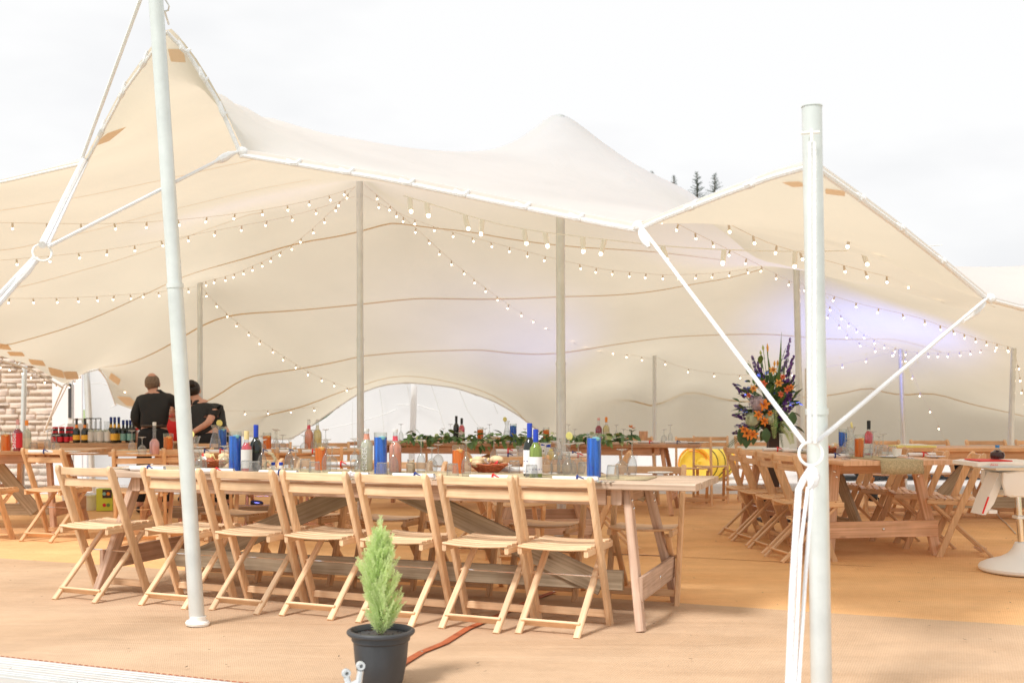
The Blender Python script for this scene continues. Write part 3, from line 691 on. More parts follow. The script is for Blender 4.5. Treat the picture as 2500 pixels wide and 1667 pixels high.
# ---- poles
def pole(top, base, r, label, joints=(.45,), foot=False, m='steel', extra=0.0):
    top, base = Vector(top), Vector(base); t = thing('tent_pole', label, 'tent pole', base, group='tent poles')
    d = top-base; last = Vector((0, 0, 0)); rr = r
    for k, j in enumerate(list(joints)+[1.0]):
        nx = d*j; MB().tube([last, nx], rr, 14).build('tube_section', M[m], t)
        if j < 1: MB().tube([nx-d.normalized()*.012, nx+d.normalized()*.012], rr+.004, 14).build('collar', M[m], t)
        last = nx; rr = r-.0025*(k+1)
    if foot: MB().lathe([(.062, 0), (.066, .012), (.06, .022), (r+.004, .026), (r+.004, .05)], 18, M=Matrix.Rotation(.06, 4, 'Y')).build('foot_collar', M['white_pl'], t)
    else: MB().lathe([(r+.03, 0), (r+.03, .008), (r+.006, .012), (r+.006, .05)], 14).build('foot_collar', M['steel'], t)
    return t
def low(px, py, Y): p = W(px, py, Y); return (p.x, p.y, 0.012)
pole(POLES['A']+Vector((0, 0, .02)), low(881, 1265, 12.0), .038, 'slim pale tent pole left of the rear arch opening', (.52,))
pole(POLES['B']-Vector((0, 0, .03)), low(1371, 1310, 10.3), .045, 'thick tent pole under the highest roof peak', (.41,))
pole(POLES['C'], low(489, 1220, 14.0), .036, 'tent pole beside the two bar staff on the left', (.42,))
pole(POLES['D'], low(1597, 1197, 16.0), .030, 'thin tent pole behind the right end of the garland table', (.5,))
pole(Vector((POLES['E'].x, POLES['E'].y, tz(POLES['E'].x, POLES['E'].y))), low(1957, 1240, 13.3), .042, 'grey tent pole just behind the tall flower arrangement', (.5,))
pole(POLES['F'], low(2210, 1203, 15.5), .034, 'leaning tent pole behind the right-hand dining table', (.5,))
pole(POLES['G'], low(2462, 1233, 13.6), .036, 'tent pole at far right behind the high chair', (.5,))
pole(W(60, 893, 13.75), low(52, 1232, 13.7), .034, 'pale tent pole standing against the stone wall', (.5,), m='alu')
pole(W(212, 905, 15.2), low(228, 1210, 15.1), .042, 'leaning tent pole in the white side opening behind the bar bottles', (.5,))
pole(W(1012, 936, 16.95), low(1003, 1190, 17.0), .05, 'white pole leaning in the middle of the rear arch opening', (.5,), m='white_cloth')
pole(W(376, -70, 6.02), low(482, 1530, 6.06), .0415, 'tall pale tent pole leaning in the left foreground', (.52,), True, 'white_pole')
pole((-6.8, 9.55, 3.05), (-7.0, 9.4, .01), .04, 'tent pole outside the left edge of the view'); 
pole((4.62, 7.55, 2.42), (4.75, 7.4, .01), .04, 'tent pole outside the right edge of the view')
# right foreground pole with hook
rp_top, rp_base = W(1982, 262, 4.27), Vector((1.205, 4.3, .012))
t = pole(rp_top, rp_base, .0405, 'thick pale tent pole in the right foreground with rope ring', (.5,), False, 'white_pole')
MB().tube([rp_top-rp_base-Vector((0, 0, .0)), rp_top-rp_base+Vector((0, 0, .004))], .0405, 16).build('end_cap', M['white_pole'], t)
hk = W(1978, 326, 4.2)-rp_base
mb = MB(); mb.tube([hk+Vector((-.035, .0, 0)), hk+Vector((.035, 0, .004))], .006, 6); mb.tube([hk+Vector((0, .03, .008)), hk+Vector((0, -.02, .008)), hk+Vector((0, -.025, -.04))], .006, 6)
mb.build('hook', M['white_pl'], t)
# ---- guy ropes
def ring_obj(c, rr, nrm):
    n = Vector(nrm).normalized(); a = n.orthogonal().normalized(); b = n.cross(a)
    return [Vector(c)+(a*math.cos(t)+b*math.sin(t))*rr for t in [2*math.pi*k/20 for k in range(21)]]
def rope(label, runs, origin, r=.010, ring=None, block=None, stake=None, grp=None):
    t = thing('guy_rope', label, 'guy rope', origin, group=grp); o = Vector(origin)
    for run in runs:
        pts, rad = (run if isinstance(run, tuple) else (run, r))
        MB().tube([Vector(p)-o for p in pts], rad, 7).build('rope', M['rope'], t)
    if ring: MB().tube([p-o for p in ring_obj(*ring)], ring[1]*.13, 7, False).build('ring', M['white_pl'], t)
    if block: MB().tube([Vector(p)-o for p in block], [.008, .02, .024, .02, .008], 8).build('tensioner', M['rope'], t)
    if stake is not None:
        s = Vector(stake)-o; MB().tube([s+Vector((0, 0, -.2)), s+Vector((0, 0, .18))], .012, 8).build('stake', M['steel'], t)
    return t
R1 = W(103, 617, 5.6); S1 = Vector((-3.45, 4.45, 0))
d1 = (S1-R1).normalized()
rope('white guy rope running from left hem corner down to a steel ring', [([FRONT[8], W(540, 388, 6.3), R1+Vector((.03, 0, .03))], .0095)], FRONT[8], block=[W(575, 372, 6.37), W(560, 378, 6.34), W(548, 385, 6.33), W(536, 391, 6.3), W(525, 396, 6.3)])
rope('thick white guy line from steel ring down to the ground at left', [([R1+Vector((-.02, 0, -.03)), R1+d1*.5, S1+Vector((0, 0, .1))], .014), ([R1+Vector((-.035, 0, -.02)), R1+d1*.5+Vector((-.03, 0, .02)), S1+Vector((-.02, 0, .12))], .012)], R1, ring=(R1, .045, Vector((.5, -1, .3))), stake=S1,
     block=[R1+d1*.06, R1+d1*.09, R1+d1*.13, R1+d1*.17, R1+d1*.22])
rope('broad white strap from the left hem to the same steel ring', [([W(205, 392, 6.85), R1+Vector((0, 0, .04))], .020), ([W(213, 396, 6.85), R1+Vector((.03, 0, .04))], .008)], FRONT[3])
rope('thin pale rope from the top of the left foreground pole to the tent hem', [([W(350, -20, 6.05), W(262, 220, 6.5), W(200, 388, 6.85)], .011), ([W(398, -10, 6.05), W(413, 15, 6.05), W(411, 26, 6.08), W(402, 28, 6.1)], .005), ([W(402, 28, 6.1), W(412, 60, 6.2)], .006)], W(350, -20, 6.05))
R2 = W(1976, 1107, 4.12)
rope('white guy rope from the centre hem corner to the ring on the right pole', [([FRONT[14], R2+Vector((-.02, 0, .04))], .0095)], FRONT[14], block=[W(1563, 560, 5.55), W(1567, 570, 5.52), W(1573, 582, 5.5), W(1580, 595, 5.47), W(1585, 604, 5.45)])
rope('white guy rope from the right hem corner to the ring on the right pole', [([FRONT[22], R2+Vector((.025, 0, .04))], .0095)], FRONT[22], block=[W(2405, 735, 5.95), W(2395, 748, 5.9), W(2380, 762, 5.85), W(2366, 772, 5.8), W(2352, 785, 5.75)])
hkw = hk+rp_base
rope('doubled white rope hanging from the hook of the right pole to its ring', [([hkw+Vector((-.009, -.025, -.04)), hkw+Vector((-.009, -.03, -.08)), R2+Vector((-.008, -.03, .04))], .0075), ([hkw+Vector((.009, -.025, -.04)), hkw+Vector((.009, -.03, -.08)), R2+Vector((.014, -.03, .04))], .0075)], hkw, ring=(R2+Vector((0, -.02, 0)), .044, Vector((0, -1, .15))))
S2 = Vector((.93, 3.55, 0))
rope('loose white guy lines falling from the ring in front of the right pole', [([R2+Vector((0, -.03, -.05)), W(1962, 1170, 4.08), W(1950, 1195, 4.05), W(1935, 1440, 3.95), W(1926, 1667, 3.85), S2+Vector((0, 0, .05))], .013), ([W(1983, 1190, 4.06), W(1965, 1430, 3.96), W(1950, 1667, 3.84), S2+Vector((.03, 0, .05))], .0075),
      ([W(1972, 1190, 4.06), W(1955, 1330, 3.96), W(1940, 1667, 3.84), S2+Vector((.015, 0, .05))], .007)], R2, stake=S2,
     block=[W(1978, 1135, 4.07), W(1984, 1150, 4.06), W(1987, 1165, 4.06), W(1984, 1180, 4.06), W(1976, 1192, 4.06)])
rope('white guy rope slanting from the rear left hem corner to the wall foot', [([W(155, 940, 14.1), W(107, 1055, 14.6)], .012)], W(155, 940, 14.1))
rope('second white guy rope fanning from rear left corner towards the bottles', [([W(165, 938, 14.15), W(107, 1055, 14.62), W(158, 1034, 14.9)], .009)], W(165, 938, 14.15))

# ================================================================== white sheeting behind the arch
def sheeting(name, label, x0, x1, Y, top, nx=60, nz=18, seams=()):
    t = thing(name, label, 'tent wall', ((x0+x1)/2, Y, 0)); P = []
    for i in range(nx):
        x = x0+(x1-x0)*i/(nx-1); h = top(x)
        for j in range(nz):
            z = h*j/(nz-1); P.append((x-(x0+x1)/2, .09*math.sin(x*2.1+z)+.05*math.sin(z*3+x)+.25*(1-z/2), z))
    MB().grid(P, nx, nz).build('sheet', M['white_cloth'], t)
    for s in seams:
        mb = MB(); pts = [Vector((W(px, py, Y-.12-.25*max(0, 1-(EYE-(py-HZ)*Y/FPX)/2)).x-(x0+x1)/2, -.14+.09*math.sin(W(px, py, Y).x*2.1)+.25*(1-W(px, py, Y).z/2)+.04*math.sin(W(px, py, Y).z*3+W(px, py, Y).x), W(px, py, Y).z)) for px, py in s]
        mb.tube(pts, .006, 5); mb.build('stitched_seam', M['label_grey'], t)
    return t
def archtop(x):
    return np.interp(x, [-3.9, -3.5, -3.1, -2.75, -2.2, -1.6, -.9, -.2, .1, .45, .8], [.45, .78, 1.04, 1.34, 1.66, 1.80, 1.74, 1.46, 1.14, .86, .5])
sheeting('rear_sheeting', 'white rear tent wall with stitched seams in the arch opening', -3.9, .8, 18.3, archtop, 60, 18,
         [[(855, 980), (853, 1060), (858, 1170)], [(923, 950), (928, 1000), (932, 1080)], [(992, 940), (998, 985), (1004, 1080)], [(1052, 940), (1068, 990), (1088, 1060)], [(1122, 955), (1140, 1000), (1160, 1030), (1186, 1060)],
          [(1205, 985), (1215, 1010)], [(790, 1047), (870, 1030), (930, 1012), (965, 998)], [(965, 988), (1015, 988), (1070, 1004)]])
sheeting('rear_sheeting', 'low white tent wall behind the legs of the garland table', .9, 2.1, 18.4, lambda x: .62, 12, 6)
sheeting('side_sheeting', 'white side wall behind the bar under the left hem opening', -6.6, -4.6, 17.0, lambda x: 2.1, 24, 14, [[(200, 940), (245, 935), (290, 950)], [(262, 995), (285, 985)]])
sheeting('side_sheeting', 'low white side wall behind the bar staff on the left', -4.6, -3.0, 17.4, lambda x: 1.05-.1*(x+4.6), 20, 10)
# white door leaf and frame next to the stone wall
d = thing('white_door', 'white door leaf with grey jamb at the corner of the stone wall', 'door', W(157, 1200, 16.2)*1.0)
d.location.z = 0
MB().box(-.17, .06, -.02, .03, .02, 1.78).build('door_leaf', M['white'], d)
MB().box(.063, .13, -.03, .05, 0, 1.8).build('jamb', M['label_grey'], d); MB().box(.135, .26, -.01, .04, 0, 1.78).build('door_leaf', M['white'], d)
MB().box(.075, .115, -.045, -.032, 1.05, 1.55).build('gap_strip', M['pot'], d)
# ---- stone wall, every stone its own part
wl = thing('stone_wall', 'pale sandstone barn wall of uneven courses behind the bar', 'wall', W(-60, 1200, 16.6)); wl.location.z = 0
wx0, wx1 = -.9, 1.2
MB().box(wx0, wx1, .03, .45, -.05, 2.6).build('mortar_core', M['mortar'], wl, smooth=False)
rnd = random.Random(11); z = 0.0; protos = []
for k in range(14):
    mb = MB(); nx_, nz_ = 4, 3; vs = []
    jit = lambda a: a*(1+rnd.uniform(-.12, .12))
    for yy, s in ((.05, 1.0), (.004, .98), (-.010, .88)):
        for (a, b) in ((-.5, -.5), (0, -.52), (.5, -.48), (.5, 0), (.48, .5), (0, .5), (-.5, .48), (-.5, 0)):
            vs.append((jit(a*s), yy+rnd.uniform(-.006, .006), jit(b*s)))
    fs = [(i, (i+1) % 8, 8+(i+1) % 8, 8+i) for i in range(8)]+[(8+i, 8+(i+1) % 8, 16+(i+1) % 8, 16+i) for i in range(8)]+[tuple(range(16, 24))]
    me = MB().add(vs, fs).mesh('stone', True, 40); me.materials.append(M[rnd.choice(['stone', 'stone2', 'stone3', 'stone'])]); protos.append(me)
ns = 0
while z < 2.3 and ns < 290:
    h = rnd.uniform(.06, .115); x = wx0+rnd.uniform(-.1, .05)
    while x < wx1-.05:
        w = rnd.uniform(.13, .34)
        o = bpy.data.objects.new('stone', rnd.choice(protos)); COL.objects.link(o); o.parent = wl
        o.location = (min(x+w/2, wx1-w/2), .012+rnd.uniform(-.012, .012), z+h/2); o.scale = (w-.010, 1, h-.008); ns += 1
        x += w
    z += h
# ---- car beyond the right hem
def make_car(label, loc, rotz):
    t = thing('parked_car', label, 'car', loc, rotz)
    prof = [(-2.05, .28), (-2.1, .55), (-2.0, .86), (-1.35, .93), (-.75, 1.38), (.55, 1.42), (1.25, .98), (1.95, .84), (2.08, .6), (2.05, .28)]
    mb = MB(); secs = []
    for yy, s in ((-.82, .93), (-.78, 1.0), (-.5, 1.02), (.5, 1.02), (.78, 1.0), (.82, .93)):
        secs.append([(x*(.99 if abs(yy) > .8 else 1), yy*(1-.16*max(0, z-.95)), .28+(z-.28)*s) for x, z in prof])
    vs = [p for s in secs for p in s]; m_ = len(prof); fs = []
    for i in range(5):
        for k in range(m_): fs.append((i*m_+k, i*m_+(k+1) % m_, (i+1)*m_+(k+1) % m_, (i+1)*m_+k))
    fs += [tuple(range(m_-1, -1, -1)), tuple(5*m_+k for k in range(m_))]
    mb.add(vs, fs); mb.build('body', M['car'], t, ang=25)
    for sy in (-1, 1):
        for (xa, xb) in ((-1.0, -.1), (-.05, .85)):
            MB().prism([(xa-.1, .96), (xb+(.25 if xb > .5 else 0), .96), (xb, 1.30), (xa+(.25 if xa < -.5 else 0), 1.30)], (0, sy*.775, 0), (1, 0, 0), (0, 0, 1), (0, 1, 0), .04).build('window', M['win'], t, smooth=False)
        for xc in (-1.25, 1.3):
            wmb = MB().lathe([(.20, -.1), (.31, -.1), (.33, -.06), (.33, .06), (.31, .1), (.20, .1)], 20, M=Matrix.Translation((xc, sy*.74, .33)) @ Matrix.Rotation(R(90), 4, 'X'))
            wh = wmb.build('wheel', M['tyre'], t)
            MB().lathe([(.21, -.105), (.19, -.112), (.06, -.09), (.05, -.12), (0, -.12)], 16, M=Matrix.Translation((xc, sy*.74, .33)) @ Matrix.Rotation(R(90*sy), 4, 'X')).build('rim', M['steel'], wh)
        MB().ball((2.0, sy*.55, .68), .1, 10, 6, (.5, 1.3, .8)).build('headlight', M['white_pl'], t)
        MB().ball((-2.07, sy*.6, .7), .08, 10, 6, (.4, 1.2, 1)).build('tail_light', M['red'], t)
    MB().beam((2.09, -.8, .42), (2.09, .8, .42), .08, .1, ch=.3).build('bumper', M['white_pl'], t); MB().beam((-2.11, -.8, .42), (-2.11, .8, .42), .08, .1, ch=.3).build('bumper', M['white_pl'], t)
    return t
make_car('slate blue car parked on the pale ground beyond the right tables', (7.1, 19.2, -.01), R(188))
# ---- play tunnel
t = thing('play_tunnel', 'yellow nylon play tunnel with orange hoops lying behind the garland table', 'play tunnel', (W(1688, 1130, 18.3).x, 18.0, 0), R(60))
rr = .275
mb = MB(); P = []
for i in range(22):
    x = 1.25*i/21
    for k in range(25):
        a = 2*math.pi*k/24; q = rr*(1-.06*abs(math.sin(math.pi*i/3.5)))+.012*math.sin(5*a+i)
        P.append((x, q*math.cos(a), rr+q*math.sin(a)))
mb.grid(P, 22, 25).build('sleeve', M['yellow'], t)
for x in (0, .36, .72, 1.08, 1.25):
    MB().tube([(x, rr*math.cos(a), rr+.006+rr*math.sin(a)) for a in [2*math.pi*k/28 for k in range(29)]], .014 if x in (0, 1.25) else .008, 6, False).build('hoop', M['orange_n'] if x in (0, 1.25) else M['black'], t)
P = []
for i in range(6):
    for k in range(25):
        a = 2*math.pi*k/24; q = rr*.97*(1-i/5.3); P.append((.05+.10*i/5+.02*math.sin(3*a+i), q*math.cos(a), rr+q*math.sin(a)))
MB().grid(P, 6, 25).build('end_flap', M['yellow'], t)
sw = [(.03+.02*k, .26*math.cos(1.2+k*.33)*(1-k*.05), rr+.24*math.sin(1.2+k*.33)*(1-k*.05)) for k in range(12)]
MB().tube([(p[0]-.02, p[1], p[2]) for p in sw], .022, 6).build('printed_swirl', M['orange_n'], t)
# ================================================================== folding chairs
def make_chair(wm, name='folding_chair'):
    t = thing(name, 'wooden folding chair', 'chair')
    TOP, LEAN, D = .842, .34, .052
    for x in (-.212, .212):
        # plank in the side plane, rounded head
        def at(s, off):                            # s: 0 foot .. 1 head
            return (LEAN*(1-s)+off, TOP*s)
        dn = D/2/math.cos(math.atan2(LEAN, TOP))
        poly = [at(0, -dn), at(0, dn), at(.955, dn), (LEAN*.022+dn*.55, TOP*.985), (0.0, TOP), (LEAN*.03-dn*.75, TOP*.99), at(.962, -dn)]
        mb = MB().prism(poly, (x, 0, 0), (0, 1, 0), (0, 0, 1), (1, 0, 0), .03)
        o = mb.build('post', wm, t)
        bv = o.modifiers.new('soft', 'BEVEL'); bv.width = .005; bv.segments = 1; bv.limit_method = 'ANGLE'
        MB().beam((x*.77, .375, .432), (x*.77, -.075, 0.006), .022, .036, up=(1, 0, 0), ch=.2).build('leg', wm, t)
        MB().beam((x*.885, .005, .434), (x*.885, .425, .446), .024, .036, ch=.2).build('seat_rail', wm, t)
    for z, h in ((.803, .046), (.731, .050)):
        y = LEAN*(1-z/TOP)
        MB().beam((-.2, y, z), (.2, y, z), .014, h, bow=(0, -.02, 0), n=6, ch=.25).build('back_slat', wm, t)
    for k in range(7):
        y = .022+k*.0605; z = .4585+.012*(y/.42)
        MB().beam((-.196, y, z), (.196, y, z), .050, .012, bow=(0, 0, -.010), n=4, ch=.3).build('seat_slat', wm, t)
    MB().beam((-.165, -.012, .062), (.165, -.012, .062), .014, .052, ch=.2, up=(0, -.7, .7)).build('stretcher', wm, t)
    MB().beam((-.2, .308, .075), (.2, .308, .075), .018, .042, ch=.2).build('stretcher', wm, t)
    MB().tube([(-.2, .223, .287), (.2, .223, .287)], .0042, 6).build('pivot_rod', M['chrome'], t)
    for s in (-1, 1): MB().tube([(s*.172, .223, .287), (s*.2, .223, .287)], .011, 8).build('spacer', wm, t)
    return t
CH = make_chair(M['chair']); CHD = make_chair(M['chair_dark'])
# ---- near table frame
N1 = Vector((.99, 5.90, 0)); U1 = Vector((-.945, .327, 0)); V1 = Vector((.327, .945, 0)); A1 = math.atan2(-.327, .945)
o7 = Vector((.278, 5.849, 0)); o1 = Vector((-2.655, 6.90, 0))
NEARL = ['pale folding chair at the right end of the front row, beside the table leg', 'second pale folding chair from the right in the front row', 'pale folding chair in the front row directly behind the potted conifer',
         'middle pale folding chair of the front row', 'third pale folding chair from the left in the front row', 'pale folding chair in the front row partly behind the left foreground pole', 'pale folding chair at the far left end of the front row']
NEARL[2], NEARL[3] = 'third pale folding chair from the right in the front row, right of the conifer', 'middle pale folding chair of the front row, left of the conifer'
for k in range(7):
    p = o7.lerp(o1, (.020, .160, .320, .484, .638, .797, 1.004)[k])+V1*random.uniform(-.025, .025)
    place(CH, USED, p-V1*.02, A1-R(5)+random.uniform(-.035, .035), NEARL[k], 'front row of folding chairs along the near table')
ordw = ['first', 'second', 'third', 'fourth', 'fifth', 'sixth']
for k, s in enumerate((.48, 1.10, 1.66, 2.22, 2.80, 3.36)):
    p = N1+U1*s+V1*(1.04+random.uniform(-.03, .04))
    place(CHD, USED, p, A1+math.pi+random.uniform(-.06, .06), f'{ordw[k]} folding chair from the right on the far side of the near table', 'chairs on the far side of the near table')
for k, (x, y, a) in enumerate(((2.13, 8.72, -80), (2.10, 9.22, -82), (2.07, 9.74, -79), (2.04, 10.26, -83))):
    lab = ['nearest folding chair on the left side of the right-hand table', 'second nearest chair on the left side of the right-hand table', 'third chair back on the left side of the right-hand table', 'furthest chair on the left side of the right-hand table, by the flowers'][k]
    dup(CHD, (x, y, 0), R(a), lab, 'chairs around the right-hand table')
for k, (x, y, a) in enumerate(((3.79, 8.98, 78), (3.70, 9.52, 81), (3.60, 10.05, 78), (3.50, 10.58, 80))):
    lab = ['nearest folding chair on the right side of the right-hand table', 'second nearest chair on the right side of the right-hand table', 'third chair back on the right side of the right-hand table', 'furthest chair on the right side of the right-hand table'][k]
    dup(CHD, (x, y, 0), R(a), lab, 'chairs around the right-hand table')
# head table: chairs on its far side
dup(CHD, (2.26, 13.78, 0), R(172), 'folding chair at the right end of the garland table, yellow tunnel showing through it', 'chairs behind the garland table')
for k, x in enumerate((1.55, .8, -.1, -.9)):
    dup(CHD, (x, 13.95+(1.4-x)*.15, 0), R(188), f'{ordw[k]} folding chair from the right behind the garland table', 'chairs behind the garland table')
# middle left table
for k, (x, y) in enumerate(((-1.78, 10.16), (-2.35, 10.06), (-2.92, 9.96), (-3.28, 9.72))):
    dup(CHD, (x, y, 0), R(9+k*2), f'{ordw[k]} folding chair from the right in front of the middle left table', 'chairs at the middle left table')
for k, (x, y) in enumerate(((-1.95, 11.75), (-2.55, 11.65), (-3.2, 11.55))):
    dup(CHD, (x, y, 0), R(188), f'{ordw[k]} folding chair from the right on the far side of the middle left table', 'chairs at the middle left table')
# far left table
dup(CHD, (-4.22, 9.92, 0), R(-19), 'brown folding chair with bolts at far left, its back turned to the camera', 'chairs at the far left table')
dup(CHD, (-4.88, 9.86, 0), R(-22), 'brown folding chair cut off by the left edge of the view', 'chairs at the far left table')
# small table behind the near one
for k, (x, y, a) in enumerate(((.06, 8.42, 8), (.98, 9.2, 82), (-.42, 9.3, -78))):
    dup(CHD, (x, y, 0), R(a), ['folding chair tucked at the near end of the middle table', 'folding chair on the right side of the middle table', 'folding chair on the left side of the middle table'][k], 'chairs at the middle table')
# far right table: pale backs against the tent wall
for k, (x, y, a) in enumerate(((4.15, 12.5, 176), (4.75, 12.6, 184), (5.35, 12.5, 178), (5.95, 12.6, 183), (2.55, 14.2, 170), (3.1, 14.3, 178))):
    lab = (ordw[k]+' folding chair from the left at the far right table by the tent wall') if k < 4 else ('left' if k == 4 else 'right')+' one of two folding chairs by the tent wall behind the flower arrangement'
    dup(CHD, (x, y, 0), R(a), lab, 'chairs by the far tent wall' if k < 4 else 'chairs behind the flowers')

# ================================================================== trestle tables
def table(label, c, ang, L, Wd, mt, ml, mbz, H=.79, splay=.13, brace=True, name='trestle_table', spread=.095, boards=3):
    t = thing(name, label, 'table', (c[0], c[1], 0), ang)
    th = .038; zt_ = H-th/2; bw = Wd/boards
    for k in range(boards):
        y = -Wd/2+bw*(k+.5); e = random.uniform(-.012, .012)
        MB().beam((-L/2+e, y, zt_), (L/2+e, y, zt_), bw-.005, th, ch=.12, n=4, bow=(0, 0, -.004)).build('board', mt, t)
    for sx in (-1, 1):
        xt = sx*(L/2-.46); xf = sx*(L/2-.46+splay)
        MB().beam((xt, -Wd/2+.06, H-th-.045), (xt, Wd/2-.06, H-th-.045), .06, .088, ch=.1).build('cross_beam', ml, t)
        for sy in (-1, 1):
            ht = Vector((xt+sx*.045, sy*(Wd/2-.14), H-th-.006)); ft = Vector((xf+sx*.045, sy*(Wd/2+spread), .002))
            MB().beam(ht, ft, .078, .044, up=(1, 0, .1), ch=.1).build('leg', ml, t)
            for q in (0, 1):
                f = .08+.06*q; p = ht.lerp(ft, f)
                MB().ball(p+Vector((sx*.024, sy*(.012-.024*q), 0)), .011, 8, 5, (.55, 1, 1)).build('bolt', M['chrome'], t)
        f = .70; a = Vector((xt+sx*.075, -(Wd/2-.14), H-th)).lerp(Vector((xf+sx*.075, -(Wd/2+spread), 0)), f); b = Vector((a.x, -a.y, a.z))
        ext = Vector((0, .045, 0)); MB().beam(a-ext, b+ext, .022, .13, ch=.08).build('end_rail', ml, t)
        MB().ball((a.x+sx*.013, 0, a.z), .011, 8, 5, (.5, 1, 1)).build('bolt', M['chrome'], t)
    for sy in (-1, 1):
        MB().beam((-L/2+.52, sy*(Wd/2-.075), H-th-.047), (L/2-.52, sy*(Wd/2-.075), H-th-.047), .026, .09, ch=.1).build('apron', ml, t)
    if brace:
        MB().beam((-L/2+.5, 0, .195), (L/2-.5, 0, .195), .04, .115, ch=.08).build('long_stretcher', mbz, t)
        for s in (-1, 1):
            MB().beam((s*.08, -s*.028, H-.07), (s*(L/2-.62), -s*.028, .17), .03, .13, ch=.08).build('brace', mbz, t)
    return t
L1 = 4.1; C1 = N1+U1*(L1/2)+V1*.4
T1 = table('long weathered trestle table in front laid for dinner, grey brown boards', C1, A1, L1, .80, M['old_top'], M['old_leg'], M['old_brace'], boards=4)
W2 = Vector((-.10, .995, 0)).normalized(); r2 = Vector((.98, .2, 0)).normalized(); A2 = math.atan2(.17, .985)
C2 = Vector((3.03, 8.6, 0))+Vector((-.17, .985, 0))*1.2
T2 = table('fresh pine trestle table at right, its end with a knotted low rail facing the camera', C2, A2+R(90), 2.4, .98, M['pine'], M['pine'], M['old_brace'], spread=-.02, splay=.13)
T2.children[0]
A3 = math.atan2(-.217, .976); NR3 = Vector((2.07, 12.3, 0)); L3 = 4.15
C3 = NR3+Vector((-.976, .217, 0))*(L3/2)+Vector((.217, .976, 0))*.4
T3 = table('long reddish trestle table at the back with a leafy garland along its front', C3, A3, L3, .8, M['head_wood'], M['head_wood'], M['old_brace'])
C4 = Vector((-2.62, 10.78, 0)); A4 = math.atan2(.5, 2.2)*.75
T4 = table('pine trestle table at middle left in front of the bar staff', C4, A4, 2.35, .8, M['bar_wood'], M['bar_wood'], M['old_brace'])
C5 = Vector((-5.25, 10.95, 0)); T5 = table('pine trestle table at the far left edge with soft drink bottles', C5, R(4), 2.3, .8, M['bar_wood'], M['head_wood'], M['old_brace'])
C6 = Vector((-4.95, 13.3, 0)); T6 = table('pine bar table lined with bottles in front of the stone wall', C6, R(2), 2.9, .75, M['bar_wood'], M['bar_wood'], M['old_brace'], brace=False)
MB().beam((-1.4, -.392, .70), (1.4, -.392, .70), .02, .10, ch=.1).build('front_panel', M['bar_wood'], T6)
C8 = Vector((.28, 9.5, 0)); T8 = table('short pine trestle table end-on behind the near table with rolled napkins', C8, R(92), 1.5, .66, M['pine'], M['old_leg'], M['old_brace'], brace=False)
C7 = Vector((5.05, 11.75, 0)); T7 = table('pine trestle table at the far right by the tent wall', C7, R(3), 2.4, .8, M['bar_wood'], M['bar_wood'], M['old_brace'])
TH = .79
def tp(T, x, y, z=TH): return Matrix.Rotation(T.rotation_euler.z, 4, 'Z') @ Vector((x, y, 0))+Vector((T.location.x, T.location.y, z))
# ---- hessian runners
def runner(T, label, x0, x1, w, over=0.0, side=1):
    loc = tp(T, 0, 0, TH+.004); t = thing('table_runner', label, 'table runner', loc, T.rotation_euler.z)
    n = 26; vs = []; fs = []
    pts = [(x0+(x1-x0)*i/n, .0015*math.sin(i*1.7)) for i in range(n+1)]
    if over:
        xe = x1 if side > 0 else x0; seq = [(xe+side*.006, -.006), (xe+side*.011, -.04), (xe+side*.016, -over*.5), (xe+side*.012, -over)]
        pts = pts+seq if side > 0 else list(reversed(seq))+pts
    m_ = 6
    for i, (x, z) in enumerate(pts):
        for k in range(m_): vs.append((x+.003*math.sin(k*2+i), -w/2+w*k/(m_-1)+.004*math.sin(i*.9), z+.001*math.sin(k*3+i)))
    for i in range(len(pts)-1):
        for k in range(m_-1): fs.append((i*m_+k, i*m_+k+1, (i+1)*m_+k+1, (i+1)*m_+k))
    o = MB().add(vs, fs).build('cloth', M['burlap'], t)
    sm = o.modifiers.new('thick', 'SOLIDIFY'); sm.thickness = .003
    return t
runner(T1, 'beige hessian runner along the middle of the long front table', -1.9, 1.72, .34)
runner(T2, 'beige hessian runner hanging over the near end of the right-hand table', -1.203, 1.1, .36, .11, -1)
runner(T4, 'beige hessian runner hanging over the left end of the middle left table', -1.178, 1.0, .24, .30, -1)
runner(T8, 'beige hessian runner on the short middle table', -.7, .7, .22)

# ================================================================== tableware
def lt(prof, n=18): return MB().lathe(prof, n)
G_ = M['glass']
def p_flute():                     # upturned flute: rim on the table, foot on top
    t = thing('wine_flute', 'flute', 'glass')
    MB().shell([(.0235, 0), (.030, .03), (.031, .06), (.024, .095), (.012, .118), (.006, .128)], 18).build('bowl', G_, t)
    MB().shell([(.0055, .128), (.0042, .16), (.005, .19), (.009, .201)], 10).build('stem', G_, t)
    MB().lathe([(.009, .201), (.028, .206), (.033, .2085), (.031, .211), (0, .2105)], 18).build('foot', M['glass_foot'], t)
    return t
def p_wine():
    t = thing('wine_glass', 'wine glass', 'glass')
    MB().shell([(.031, 0), (.036, .02), (.038, .042), (.033, .066), (.018, .083), (.006, .09)], 18).build('bowl', G_, t)
    MB().shell([(.0055, .09), (.004, .115), (.005, .142), (.009, .15)], 10).build('stem', G_, t)
    MB().lathe([(.009, .15), (.028, .154), (.034, .1565), (.032, .159), (0, .1585)], 18).build('foot', M['glass_foot'], t)
    return t
def p_round():
    t = thing('balloon_glass', 'balloon glass', 'glass')
    MB().shell([(.034, 0), (.042, .02), (.046, .045), (.042, .07), (.024, .093), (.007, .103)], 18).build('bowl', G_, t)
    MB().shell([(.006, .103), (.0045, .14), (.0055, .175), (.01, .187)], 10).build('stem', G_, t)
    MB().lathe([(.01, .187), (.03, .192), (.036, .195), (.034, .198), (0, .197)], 18).build('foot', M['glass_foot'], t)
    return t
